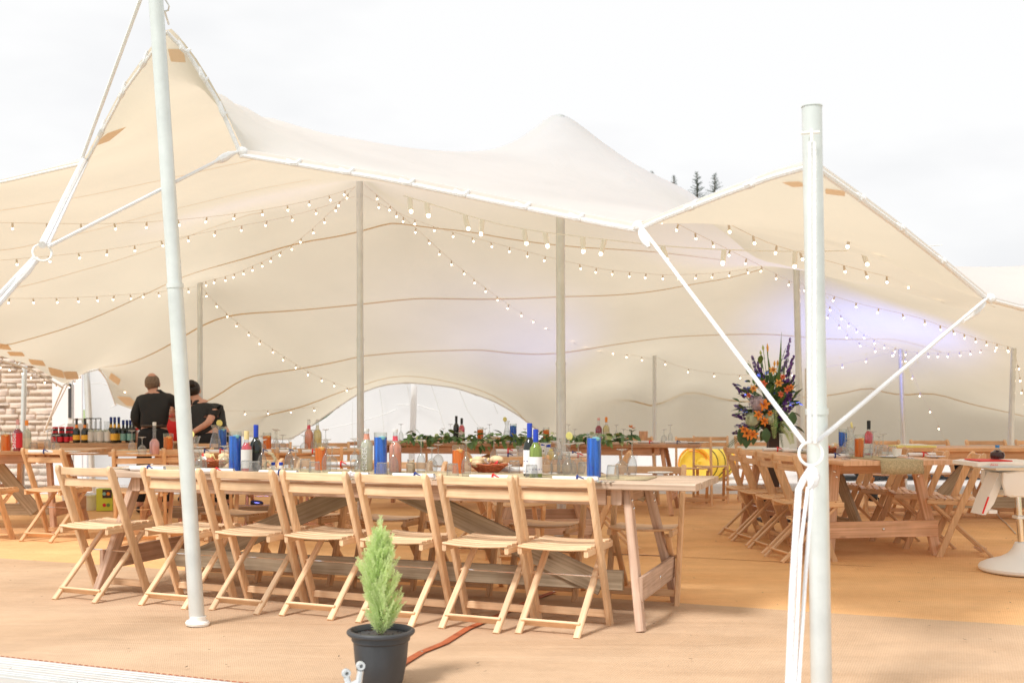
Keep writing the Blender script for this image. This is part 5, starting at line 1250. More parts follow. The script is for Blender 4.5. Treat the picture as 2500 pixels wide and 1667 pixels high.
# ---- short middle table (T8)
for k, (x, y, z, rb) in enumerate(((1237, 1117, TH, 'navy'), (1237, 1117, TH+.036, 'red'), (1408, 1117, TH, 'red'), (1395, 1112, TH, 'navy'))):
    p = on(x, y); p.z = z; roll(p, R(4), ['lower rolled menu of a stack of two on the middle table', 'upper rolled menu of a stack of two on the middle table', 'rolled menu with red ribbon right of the thick pole on the middle table', 'rolled menu behind the thick pole on the middle table'][k], rb, L=.17, r=.019)
for k, (x, y) in enumerate(((1276, 1119), (1268, 1112), (1352, 1116), (1362, 1120))):
    p = on(x, y); put(PT, p, f'upturned tumbler on the middle table, {["right of the stacked menus", "behind the stacked menus", "beside the boxed favours", "in front of the thick pole"][k]}', 'tumblers on the middle table')
for k, (x, y) in enumerate(((1326, 1110), (1338, 1115))):
    p = on(x, y); g = thing('favour_box', f'tall white favour box with blue corner, {["left" if k == 0 else "right"][0]} of a pair on the middle table', 'box', p, .1, 'favour boxes')
    MB().box(-.022, .022, -.015, .015, 0, .105).build('carton', M['white'], g); MB().box(-.02, .02, -.0165, -.0152, .082, .104).build('printed_corner', M['blue_cap'], g); MB().box(-.006, .006, -.0165, -.0152, .03, .042).build('printed_mark', M['black'], g)
bottle('t8', on(1345, 1124), 'small yellow bottle on the middle table in front of the favour boxes', glass=M['straw'], cap=M['lemon'], label=None, h=.09, r=.03, shoulder=.75, neck=.012, caph=.012, nm='juice_bottle')
# ---- bar (T6)
def barpt(px, y): 
    Yb = tp(T6, 0, y).y+(W(px, 1000, 13.3).x-C6.x)*math.tan(R(2)); return Vector((W(px, 1000, Yb).x, Yb, TH))
BEER = p_bottle(M['bottle_dark'], M['label_red'], M['label_red'], h=.185, r=.029, neck=.012, shoulder=.52, caph=.022, lab=(.06, .38), necklab=M['label_red'], nm='beer_bottle')
for k, px in enumerate((131, 139, 147, 155, 163, 170, 177)): put(BEER, barpt(px, -.30+.05*(k % 2)), 'small dark red label bottle, one of a cluster at the left end of the bar', 'red label bottles on the bar')
for k, px in enumerate((135, 151, 166, 174)): put(BEER, barpt(px, -.18), 'small dark red label bottle, one of a cluster at the left end of the bar', 'red label bottles on the bar')
PROS = p_bottle(M['bottle_dark'], M['brown'], M['label_gold'], h=.285, r=.040, shoulder=.52, caph=.03, lab=(.12, .32), necklab=M['orange'], nm='sparkling_wine_bottle')
for k, px in enumerate((187, 207)): put(PROS, barpt(px, -.32), f'sparkling wine bottle with orange foil, {["left", "right"][k]} one of the pair at the bar front', 'orange foil sparkling wine bottles')
CLR = p_bottle(M['pale_straw'], None, M['label_grey'], h=.255, r=.038, shoulder=.52, lab=(.08, .5), nm='white_wine_bottle')
for k, px in enumerate((221, 233, 245, 257, 264)): put(CLR, barpt(px, -.30+.04*(k % 2)), ordw[k]+' clear open bottle from the left in the middle of the bar', 'clear wine bottles on the bar')
CHAM = p_bottle(M['bottle_dark'], M['navy'], M['label_gold'], h=.30, r=.042, shoulder=.5, caph=.06, lab=(.10, .36), necklab=M['label_gold'], nm='champagne_bottle')
for k, px in enumerate((271, 280, 290)): put(CHAM, barpt(px, -.34+.06*(k != 1)), f'champagne bottle with yellow label, {["left", "middle", "right"][k]} of three on the bar', 'yellow label champagne bottles')
GRN = p_bottle(M['bottle_dark'], M['navy'], M['label_teal'], h=.265, r=.036, shoulder=.56, caph=.055, lab=(.10, .40), nm='wine_bottle')
for k, px in enumerate((301, 310, 318, 326)): put(GRN, barpt(px, -.3+.05*(k % 2)), ordw[k]+' dark teal label wine bottle from the left at the right end of the bar', 'dark wine bottles on the bar')
bottle('gin', barpt(329, -.1), 'tall clear spirit bottle with blue cap at the back right of the bar', glass=M['pale_straw'], cap=M['navy'], label=M['label_grey'], h=.36, r=.04, caph=.03)
t = thing('punch_jar', 'glass punch jar with red lid and orange slices beside the barman', 'jar', barpt(343, -.25))
MB().shell([(.055, 0), (.062, .02), (.062, .13), (.05, .15)], 18).build('glass_body', G_, t); MB().lathe([(0, .005), (.058, .006), (.058, .12), (0, .12)], 18).build('punch', M['peach'], t); MB().lathe([(.052, .148), (.056, .15), (.056, .172), (0, .176)], 18).build('lid', M['red'], t)
t = thing('black_crate', 'black wire bottle crate standing on the bar behind the clear bottles', 'crate', barpt(228, .1))
mb = MB()
for x in (-.06, .06):
    for y in (-.08, .08): mb.tube([(x, y, 0), (x, y, .28)], .006, 5)
for z in (.02, .15, .28):
    mb.tube([(-.06, -.08, z), (.06, -.08, z), (.06, .08, z), (-.06, .08, z), (-.06, -.08, z)], .006, 5)
mb.build('wire_frame', M['black'], t)
t = thing('water_container', 'grey translucent water container behind the red label bottles', 'container', barpt(190, .12)); MB().box(-.10, .10, -.07, .07, 0, .22).build('tank', M['label_grey'], t); MB().tube([(-.06, 0, .22), (-.05, 0, .27), (.05, 0, .27), (.06, 0, .22)], .012, 6).build('handle', M['label_grey'], t)
for k, px in enumerate((170, 297)):
    t = thing('cork', f'wine cork lying on the bar, {["left" if k == 0 else "right"][0]} one', 'cork', barpt(px, -.36), group='corks'); MB().tube([(0, 0, .011), (.04, .01, .011)], .011, 8).build('cork_body', M['bar_wood'], t)
# under the bar: white tub and yellow toy box
t = thing('white_tub', 'white plastic tub on the floor under the bar', 'tub', (*W(200, 1200, 12.95).xy, .01)); MB().lathe([(0, .005), (.20, 0), (.22, .16), (.235, .165), (.235, .18), (.215, .18), (.2, .03), (0, .02)], 20).build('tub_body', M['white_pl'], t)
t = thing('toy_box', 'yellow green toy box with coloured dots on the floor under the bar', 'box', (*W(258, 1200, 12.8).xy, .01), .1); MB().box(-.09, .09, -.06, .06, 0, .26).build('carton', pm('lime card', (.62, .66, .06), .5), t)
MB().box(-.02, .085, -.063, -.061, .15, .25).build('printed_panel', M['brown'], t)
for k, (x, z, m_) in enumerate(((.0, .07, 'label_red'), (.045, .07, 'leaf'), (.045, .2, 'orange'), (.0, .2, 'label_teal'))): MB().lathe([(0, 0), (.02, 0), (.02, .003), (0, .003)], 14, M=Matrix.Translation((x, -.062, z)) @ Matrix.Rotation(R(90), 4, 'X')).build('dot', M[m_], t)
# ================================================================== flower arrangement
FB_ = Vector((2.76, 11.7, 0))
pd = thing('flower_pedestal', 'dark brown square pedestal column carrying the big flower arrangement', 'pedestal', FB_)
MB().box(-.055, .055, -.055, .055, .03, .93).build('column', M['brown'], pd); MB().box(-.15, .15, -.15, .15, 0, .03).build('foot', M['brown'], pd); MB().box(-.10, .10, -.10, .10, .931, .95).build('top_plate', M['brown'], pd)
fl = thing('flower_arrangement', 'huge arrangement of orange lilies, purple spikes and hydrangeas on a dark pedestal', 'flowers', FB_+Vector((0, 0, .95)))
MB().lathe([(0, 0), (.09, 0), (.12, .05), (.115, .09), (0, .09)], 16).build('bowl', M['brown'], fl)
M['purple'] = pm('purple petals', (.13, .04, .27), .6, nscale=30, namt=.5); M['violet'] = pm('violet petals', (.22, .15, .42), .6, nscale=30, namt=.4)
M['hyd'] = pm('hydrangea lilac', (.50, .42, .50), .7, nscale=40, namt=.25); M['hyd_g'] = pm('hydrangea green', (.58, .66, .48), .7, nscale=40, namt=.25)
M['apricot'] = pm('apricot petals', (.85, .42, .10), .5, nscale=20, namt=.15); M['coral'] = pm('coral petals', (.80, .16, .07), .5)
rnd = random.Random(5)
def FP(px, py, dy=0.0):                            # photo position inside the bouquet, local coordinates
    return W(px, py, FB_.y+dy)-fl.location
O_ = Vector((0, 0, .08))
def petal5(mb, c, r, nrm, n=5, droop=.25):
    nrm = nrm.normalized(); a = nrm.orthogonal().normalized(); b = nrm.cross(a); o = rnd.random()*6
    for q in range(n):
        t = o+2*math.pi*q/n; d = a*math.cos(t)+b*math.sin(t); s = nrm.cross(d)*r*.38
        mb.add([c, c+d*r*.55+s+nrm*r*.1, c+d*r-nrm*r*droop, c+d*r*.55-s+nrm*r*.1], [(0, 1, 2, 3)])
def spike(px, py, m_, n, L, w):
    tip = FP(px, py, rnd.uniform(-.15, .15)); base = O_+(tip-O_)*.15
    d = (tip-base).normalized(); t0 = tip-d*L
    MB().tube([O_, base.lerp(tip, .5), tip], [.006, .005, .002], 5).build('stem', M['leaf_d'], fl)
    mb = MB(); s1 = d.orthogonal().normalized(); s2 = d.cross(s1)
    for k in range(n):
        f = k/n; a = rnd.random()*6.283; rad = w*(1-.8*f)*rnd.uniform(.5, 1.1); out = s1*math.cos(a)+s2*math.sin(a)
        petal5(mb, t0+d*(L*f)+out*rad, .020*(1-.5*f)+.006, out+d*.2)
    mb.build('flower_spike', M[m_], fl, smooth=False)
for a in ((1836, 868, 'violet', 26, .26, .045), (1850, 880, 'purple', 22, .2, .04), (1815, 945, 'violet', 34, .28, .05), (1789, 936, 'purple', 20, .20, .035), (1792, 988, 'violet', 36, .24, .055), (1788, 1013, 'purple', 40, .26, .06), (1793, 1040, 'violet', 36, .26, .06),
          (1787, 1058, 'purple', 26, .2, .05), (1930, 824, 'violet', 34, .36, .035), (1938, 868, 'purple', 52, .34, .045), (1940, 915, 'purple', 46, .3, .05), (1935, 960, 'purple', 50, .28, .07), (1942, 985, 'purple', 44, .26, .06), (1912, 945, 'purple', 30, .2, .05), (1870, 955, 'violet', 30, .2, .05), (1920, 1000, 'purple', 34, .2, .06), (1845, 900, 'violet', 24, .2, .04)):
    spike(*a)
def lily(px, py, r, m_='orange', dy=-.22, nrm=None):
    c = FP(px, py, dy); nrm = (nrm or Vector((rnd.uniform(-.4, .4), -1, rnd.uniform(-.2, .5)))).normalized()
    MB().tube([O_, O_.lerp(c, .6)+Vector((0, .03, .02)), c-nrm*.03], .004, 5).build('stem', M['leaf_d'], fl)
    mb = MB(); a = nrm.orthogonal().normalized(); b = nrm.cross(a); o = rnd.random()
    for q in range(6):
        t = o+q*1.047; d = a*math.cos(t)+b*math.sin(t); s = nrm.cross(d)
        k = .9 if q % 2 else 1.05; w = r*(.30 if q % 2 else .22)
        P = []
        for f, ww, up in ((0, .25, 0), (.35, .9, .30), (.7, .85, .36), (1.0, .08, .16)):
            for sg in (-1, 0, 1): P.append(c+d*(r*k*f)+s*(w*ww*sg)+nrm*(r*up+(-.05*r if sg == 0 else .02*r)))
        mb.grid(P, 4, 3)
    l = mb.build('lily', M[m_], fl, ang=60)
    mb = MB()
    for q in range(5):
        d = a*math.cos(q*1.25)+b*math.sin(q*1.25); mb.tube([c, c+nrm*r*.5+d*r*.12, c+nrm*r*.72+d*r*.25], .0016, 4); mb.ball(c+nrm*r*.72+d*r*.25, .005, 5, 4)
    mb.build('stamens', M['rust'], l)
for a in ((1864, 987, .072), (1850, 1014, .062), (1865, 1028, .055), (1822, 1058, .07), (1838, 1062, .065), (1814, 1050, .05), (1879, 1008, .035), (1886, 905, .05, 'apricot'), (1902, 935, .05, 'apricot'), (1840, 948, .045, 'apricot'), (1862, 937, .05, 'coral'), (1905, 963, .04, 'coral'), (1920, 950, .045, 'coral'), (1931, 945, .04, 'orange'), (1910, 920, .035, 'coral'), (1827, 965, .03, 'coral')): lily(*a)
def bud(px, py, L, m_):
    c = FP(px, py, rnd.uniform(-.1, .1)); d = (c-O_).normalized()
    MB().tube([O_, c-d*L], .0035, 5).build('stem', M['leaf'], fl); MB().tube([c-d*L, c-d*L*.5, c], [.006, .014, .002], 7).build('bud', M[m_], fl)
for a in ((1873, 838, .09, 'apricot'), (1862, 842, .06, 'leaf_l'), (1891, 880, .06, 'apricot'), (1899, 878, .07, 'apricot'), (1903, 905, .05, 'coral'), (1909, 917, .05, 'coral'), (1856, 855, .05, 'leaf_l'), (1867, 928, .05, 'leaf_l')): bud(*a)
def hyd(px, py, r, m_, dy=-.16):
    c = FP(px, py, dy); mb = MB(); mb.ball(c, r*.8, 10, 8)
    for k in range(110):
        d = Vector((rnd.gauss(0, 1), rnd.gauss(0, 1), rnd.gauss(0, 1))).normalized(); petal5(mb, c+d*r*rnd.uniform(.86, 1.02), .017, d, 4, .05)
    MB().tube([O_, c], .005, 5).build('stem', M['leaf_d'], fl); mb.build('hydrangea', M[m_], fl, smooth=False)
hyd(1850, 985, .095, 'hyd'); hyd(1838, 1024, .085, 'hyd_g'); hyd(1878, 1022, .06, 'hyd_g')
def blade(px, py, w, m_='leaf', dy=.05):
    tip = FP(px, py, dy); mb = MB(); P = []
    for i in range(7):
        f = i/6; p = O_.lerp(tip, f)+Vector((.02*math.sin(f*3), 0, 0)); ww = w*(math.sin(math.pi*min(1, f*.75+.25)))
        P += [p+Vector((-ww, 0, 0)), p+Vector((0, -.012, 0)), p+Vector((ww, 0, 0))]
    mb.grid(P, 7, 3).build('blade_leaf', M[m_], fl)
for a in ((1907, 811, .020), (1871, 852, .024), (1899, 900, .018), (1842, 905, .012), (1918, 880, .012, 'leaf_l'), (1930, 900, .012), (1826, 880, .008)): blade(*a)
BL = [leafmesh(.15, .045, M['leaf_d'], .3), leafmesh(.12, .030, M['leaf'], .4), leafmesh(.10, .020, M['leaf_d'], .2)]
for k in range(150):
    px = rnd.gauss(1878, 40); py = rnd.gauss(990, 42)
    if not (1795 < px < 1950 and 880 < py < 1068): continue
    c = FP(px, py, rnd.uniform(-.16, .16)); o = bpy.data.objects.new('leaf', rnd.choice(BL)); COL.objects.link(o); o.parent = fl; o.location = c
    d = (c-Vector((0, 0, .15))); yaw = math.atan2(d.y+rnd.uniform(-.3, .3), d.x+rnd.uniform(-.2, .2)); o.rotation_euler = (rnd.uniform(-.8, .8), -math.atan2(d.z, math.hypot(d.x, d.y)+.05)+rnd.uniform(-.6, .6), yaw)
for (px, py) in ((1807, 1080), (1822, 1088), (1837, 1080), (1812, 1070), (1835, 1070), (1870, 1075), (1935, 1035)):
    c = FP(px, py-30, -.2); o = bpy.data.objects.new('leaf', BL[0]); COL.objects.link(o); o.parent = fl; o.location = c; o.rotation_euler = (rnd.uniform(-.3, .3), 1.25, -1.5+rnd.uniform(-.5, .5)); o.scale = (1.0, 1.1, 1)
def trail(pts, m_, lw, n, nm):
    P = [FP(*p) for p in pts]; mb = MB(); mb.tube([O_]+P, .003, 4)
    for k in range(n):
        f = k/n*(len(P)-1); i = min(int(f), len(P)-2); c = P[i].lerp(P[i+1], f-i); d = (P[i+1]-P[i]).normalized(); s = d.cross(Vector((0, 1, 0))).normalized()
        L = lw*(1-.6*k/n)
        for sg in (-1, 1): mb.add([c, c+s*sg*L*.5+d*L*.45, c+s*sg*L+d*L*.55, c+s*sg*L*.55+d*L*.15], [(0, 1, 2, 3)])
    mb.build(nm, M[m_], fl, smooth=False)
trail([(1842, 1042, -.1), (1800, 1070, -.12), (1766, 1100, -.12)], 'leaf_d', .05, 22, 'trailing_sprig'); trail([(1895, 1020, -.1), (1905, 1060, -.12), (1911, 1092, -.12)], 'leaf_d', .035, 20, 'trailing_sprig')
trail([(1905, 1030, -.1), (1926, 1056, -.12), (1934, 1083, -.12)], 'leaf_l', .07, 18, 'fern_frond'); trail([(1888, 1000, -.16), (1889, 1040, -.2), (1891, 1070, -.2)], 'leaf_l', .05, 16, 'fern_frond')
for px, py in ((1830, 1075), (1842, 1062), (1800, 990), (1793, 1010), (1918, 850), (1925, 870)): trail([(1870, 1000, 0), ((1870+px)/2, (1000+py)/2, -.06), (px, py, -.08)], 'leaf_d', .03, 16, 'trailing_sprig')
# birch pole
t = thing('birch_pole', 'thin white birch trunk with black bark marks beside the flower arrangement', 'birch pole', (3.47, 13.0, 0))
MB().tube([(0, 0, .0), (.004, 0, .8), (-.004, 0, 1.66)], [.030, .027, .024], 10).build('trunk', pm('birch bark', (.74, .68, .58), .8, nscale=30, namt=.12), t)
mb = MB()
for k in range(16):
    z = .15+1.45*rnd.random(); a0 = rnd.uniform(-2.4, .2); w = rnd.uniform(.3, 1.0); mb.lathe([(.0312-.003*z, z), (.0312-.003*z, z+rnd.uniform(.012, .04))], 5, a0=a0, a1=a0+w)
tag(mb.build('bark_mark', M['black'], t, smooth=False), kind='stuff')

M['conifer_mid'] = fabric('conifer green', (.58, .73, .32), (.58, .73, .32), (.64, .78, .36), .4)
# ================================================================== potted conifer in front
t = thing('potted_conifer', 'small golden conifer in a round charcoal plastic pot in the foreground', 'potted plant', (W(930, 1600, 4.78).x, 4.78, .014))
pot = MB().lathe([(0, .004), (.088, 0), (.095, .006), (.112, .095), (.118, .165), (.119, .178), (.126, .185), (.128, .206), (.12, .21), (.122, .2)], 40).build('pot', M['pot'], t)
MB().lathe([(.120, .206), (.140, .208), (.147, .216), (.147, .224), (.141, .230), (.131, .231), (.124, .222), (.120, .19)], 40).build('rim', M['pot'], pot)
P = []
MB().lathe([(0, .207), (.05, .203), (.09, .200), (.121, .192)], 30).build('soil', M['soil'], pot)
mb = MB()
for k in range(60): a = rnd.random()*6.28; q = .115*math.sqrt(rnd.random()); mb.ball((q*math.cos(a), q*math.sin(a), .203), rnd.uniform(.003, .008), 5, 4)
tag(mb.build('soil_crumbs', M['soil'], pot), kind='stuff')
MB().tube([(0, 0, .2), (.003, 0, .4), (-.01, 0, .6)], [.010, .006, .002], 6).build('trunk', M['bark'], t)
mb = MB(); mb2 = MB(); rnd = random.Random(9)
def spray(b, d, L, mbx, depth=0):
    """flat feathery conifer spray"""
    n = max(4, int(L/.0085)); s = d.cross(Vector((rnd.uniform(-1, 1), rnd.uniform(-1, 1), .2))).normalized(); cur = Vector(b); dd = d.copy()
    mbx.tube([cur, cur+dd*L*.55, cur+dd*L], [.0016, .0012, .0005], 3, False)
    for k in range(n):
        f = k/n; c = Vector(b)+d*(L*f)
        for sg in (-1, 1):
            l = (.026*(1-f*.75)+.006)*rnd.uniform(.7, 1.25); e = (s*sg*.62+d*.78+Vector((rnd.uniform(-.25, .25), rnd.uniform(-.25, .25), rnd.uniform(-.1, .25)))).normalized(); nrm = d.cross(s)*.0018
            w = s.cross(e).normalized() if s.cross(e).length > .01 else d.cross(s)
            w = e.cross(d.cross(s)).normalized()*.0023
            m1 = c+e*l*.55
            mbx.add([c, m1+w, c+e*l, m1-w], [(0, 1, 2, 3)])
            if l > .014:
                for sg2 in (-1, 1):
                    e2 = (e+w.normalized()*sg2*.8).normalized(); q = c+e*l*.4; mbx.add([q, q+e2*l*.3+nrm*.6, q+e2*l*.55, q+e2*l*.3-nrm*.6], [(0, 1, 2, 3)])
HP = .47
def prof(z): # half-width of the crown at relative height
    return np.interp(z, [0, .10, .25, .40, .52, .62, .72, .82, .92, 1], [.036, .062, .078, .070, .068, .060, .046, .032, .018, .004])
for k in range(300):
    f = rnd.random()**.85; zb = .205+HP*f*.86; a = rnd.random()*6.283; wv = prof(f)*rnd.uniform(.55, 1.2)
    lean = Vector((-.012*f+.01*math.sin(f*9), 0, 0))
    b = Vector((math.cos(a), math.sin(a), 0))*wv*.25+Vector((0, 0, zb))+lean
    d = Vector((math.cos(a)*(.42+wv*3), math.sin(a)*(.42+wv*3), 1.0-.25*(f < .15))).normalized()
    spray(b, d, wv*1.0+.03+.045*rnd.random(), mb if rnd.random() < .82 else mb2)
for (dx, z, L) in ((.085, .42, .045), (-.072, .505, .03), (.07, .33, .04), (-.06, .40, .04), (-.005, .645, .05), (.02, .60, .045), (-.025, .58, .04)):
    for q in range(4): spray(Vector((dx*.55+rnd.uniform(-.006, .006), rnd.uniform(-.02, .02), .03+z-.02*q)), Vector((dx*.9, rnd.uniform(-.3, .3)*.1, .08)).normalized(), L, mb)
tag(mb.build('foliage', M['conifer'], t, smooth=False), kind='stuff'); tag(mb2.build('foliage', M['conifer_mid'], t, smooth=False), kind='stuff')
# metal bracket by the pot
bo = Vector((W(862, 1600, 4.5).x, 4.5, .01)); t = thing('forked_bracket', 'pale cast metal bracket with two eyelets standing in front of the pot', 'bracket', bo)
def BP(px, py): return W(px, py, 4.5)-bo
for px, py in ((845, 1642), (880, 1624)):
    c = BP(px, py); mr = Matrix.Translation(c) @ Matrix.Rotation(R(25), 4, 'Z') @ Matrix.Rotation(R(90), 4, 'X')
    MB().lathe([(.0075, -.011), (.017, -.011), (.0185, -.007), (.0185, .007), (.017, .011), (.0075, .011), (.0075, -.011)], 18, M=mr).build('eyelet', M['alu'], t)
mb = MB(); mb.tube([BP(846, 1652), BP(850, 1668), BP(862, 1672), BP(876, 1662), BP(880, 1636)], [.013, .015, .017, .015, .013], 8); mb.tube([BP(862, 1672), BP(860, 1718)], [.015, .02], 8); mb.build('fork_arm', M['alu'], t)
MB().beam((-.06, 0, .0), (.06, 0, .0), .07, .012, ch=.3).build('base_plate', M['alu'], t)

# ================================================================== high chair
hc = thing('high_chair', 'white plastic high chair with wide domed foot at the right edge', 'high chair', (3.735, 8.05, .01), 0)
wp = M['white_pl']
MB().lathe([(0, .006), (.30, 0), (.315, .012), (.318, .03), (.305, .05), (.25, .075), (.17, .098), (.115, .13), (.085, .17), (.07, .21), (.045, .215), (0, .215)], 36).build('domed_foot', wp, hc)
MB().tube([(-.028, 0, .2), (-.055, 0, .575)], .022, 12).build('leg_tube', M['chrome'], hc); MB().tube([(.035, 0, .2), (.03, 0, .575)], .020, 12).build('leg_tube', M['chrome'], hc)
MB().box(-.075, .065, -.045, .045, .385, .405).build('collar', wp, hc)
def loft(secs, n=1):
    k = len(secs[0]); vs = [p for s in secs for p in s]; fs = []
    for i in range(len(secs)-1):
        for q in range(k): fs.append((i*k+q, i*k+(q+1) % k, (i+1)*k+(q+1) % k, (i+1)*k+q))
    fs += [tuple(range(k-1, -1, -1)), tuple((len(secs)-1)*k+q for q in range(k))]; return MB().add(vs, fs)
def rsec(y, pts): return [(x, y, z) for x, z in pts]
sp = [(-.22, .57), (-.19, .555), (.18, .555), (.26, .62), (.30, .78), (.25, .79), (.18, .765), (.10, .75), (-.14, .745), (-.24, .73), (-.245, .65)]
side = lambda y, s: rsec(y, [(x*s+.01*(1-s), .67+(z-.67)*s) for x, z in sp])
loft([side(-.205, .9), side(-.19, 1.0), side(-.165, 1.0), side(-.15, .95)]).build('side_shell', wp, hc); loft([side(.15, .95), side(.165, 1.0), side(.19, 1.0), side(.205, .9)]).build('side_shell', wp, hc)
MB().box(-.2, .22, -.15, .15, .56, .60).build('seat_pan', wp, hc)
loft([[(.20, y, .60), (.27, y, .60), (.40, y, 1.10), (.33, y, 1.12)] for y in (-.15, 0, .15)]).build('backrest', wp, hc)
loft([[(-.44, y*.82, .772), (-.44, y*.82, .800), (-.36, y, .805), (.06, y, .805), (.08, y, .772), (-.36, y, .765)] for y in (-.27, -.25, .25, .27)]).build('tray', wp, hc)
MB().box(-.30, .02, -.20, .20, .745, .764).build('tray_rail', wp, hc)
loft([[(-.23, y, .72), (-.18, y, .72), (-.27, y, .50), (-.33, y, .42), (-.355, y, .42), (-.31, y, .55)] for y in (-.10, -.09, .09, .10)]).build('footrest', wp, hc)
MB().box(-.31, -.25, -.11, .11, .43, .455).build('footrest_bar', wp, hc)
MB().tube([(-.354, -.105, .43), (-.312, -.105, .55)], .006, 6).build('red_edge', M['red'], hc)
for z in (.655, .675, .695): MB().box(-.02, .03, -.211, -.208, z, z+.006).build('vent_slot', M['label_grey'], hc)
lettering('chicco', .022, hc, Matrix.Translation((-.345, -.2715, .789)) @ Matrix.Rotation(R(90), 4, 'X'), M['red'])
tm = thing('tray_mat', 'red mat lying on the tray of the high chair', 'mat', (3.52, 8.05, .8165)); MB().box(-.17, .06, -.14, .14, 0, .007).build('mat_sheet', M['red'], tm)
cb = thing('cola_bottle', 'squat dark cola bottle with blue cap on the high chair tray', 'bottle', (3.555, 8.1, .828))
MB().lathe([(0, .002), (.046, 0), (.052, .02), (.046, .045), (.02, .062), (0, .062)], 18).build('cola', pm('cola', (.05, .02, .015), .15), cb); MB().shell([(.021, .062), (.013, .075), (.013, .082)], 14).build('neck', G_, cb); MB().lathe([(.0155, .080), (.0155, .098), (0, .1)], 14).build('cap', pm('sky blue cap', (.05, .25, .55), .4), cb)
# polka dot cloth over the backrest
pc = thing('polka_dot_cloth', 'red cloth with pale polka dots draped over the high chair back', 'cloth', (4.02, 8.02, .80))
P = []
for i in range(14):
    for k in range(14):
        u_, v_ = i/13, k/13; y = -.22+.44*u_; x = -.10+.34*v_+.05*math.sin(u_*6); z = .09+.25*math.sin(math.pi*min(1, v_*.9+.18))+.03*math.sin(u_*9+v_*5)-.10*(1-v_)**2
        P.append((x, y, z))
m_, n_n, b_ = newmat('polka dot cloth'); tcx = n_n.nodes.new('ShaderNodeTexCoord'); vo = n_n.nodes.new('ShaderNodeTexVoronoi'); vo.inputs['Scale'].default_value = 5.2; vo.inputs['Randomness'].default_value = .15
n_n.links.new(tcx.outputs['UV'], vo.inputs['Vector']); rr_ = n_n.nodes.new('ShaderNodeValToRGB'); rr_.color_ramp.interpolation = 'CONSTANT'; rr_.color_ramp.elements[0].color = (.85, .74, .60, 1); rr_.color_ramp.elements[1].position = .27; rr_.color_ramp.elements[1].color = (.68, .01, .03, 1)
n_n.links.new(vo.outputs['Distance'], rr_.inputs['Fac']); n_n.links.new(rr_.outputs['Color'], b_.inputs['Base Color']); b_.inputs['Roughness'].default_value = .85
o = MB().grid(P, 14, 14).build('cloth', m_, pc); o.modifiers.new('thick', 'SOLIDIFY').thickness = .006
# yellow tray item behind
t = thing('yellow_tray', 'yellow tray with white paper lying on the far right table', 'tray', tp(T7, -.9, -.2)); MB().box(-.2, .2, -.14, .14, 0, .02).build('tray_body', M['lemon'], t); MB().box(-.1, .12, -.1, .1, .021, .03).build('paper', M['white'], t)
# cable on the mat
cbm = thing('floor_cable', 'thin brown cable lying across the matting behind the high chair', 'cable', G(2412, 1215))
MB().tube([G(2405, 1205)-cbm.location+Vector((0, 0, .012)), G(2425, 1240)-cbm.location+Vector((0, 0, .012)), G(2440, 1265)-cbm.location+Vector((0, 0, .012)), G(2455, 1278)-cbm.location+Vector((0, 0, .012)), G(2480, 1305)-cbm.location+Vector((0, 0, .012))], .006, 5).build('cable_run', M['cable'], cbm)

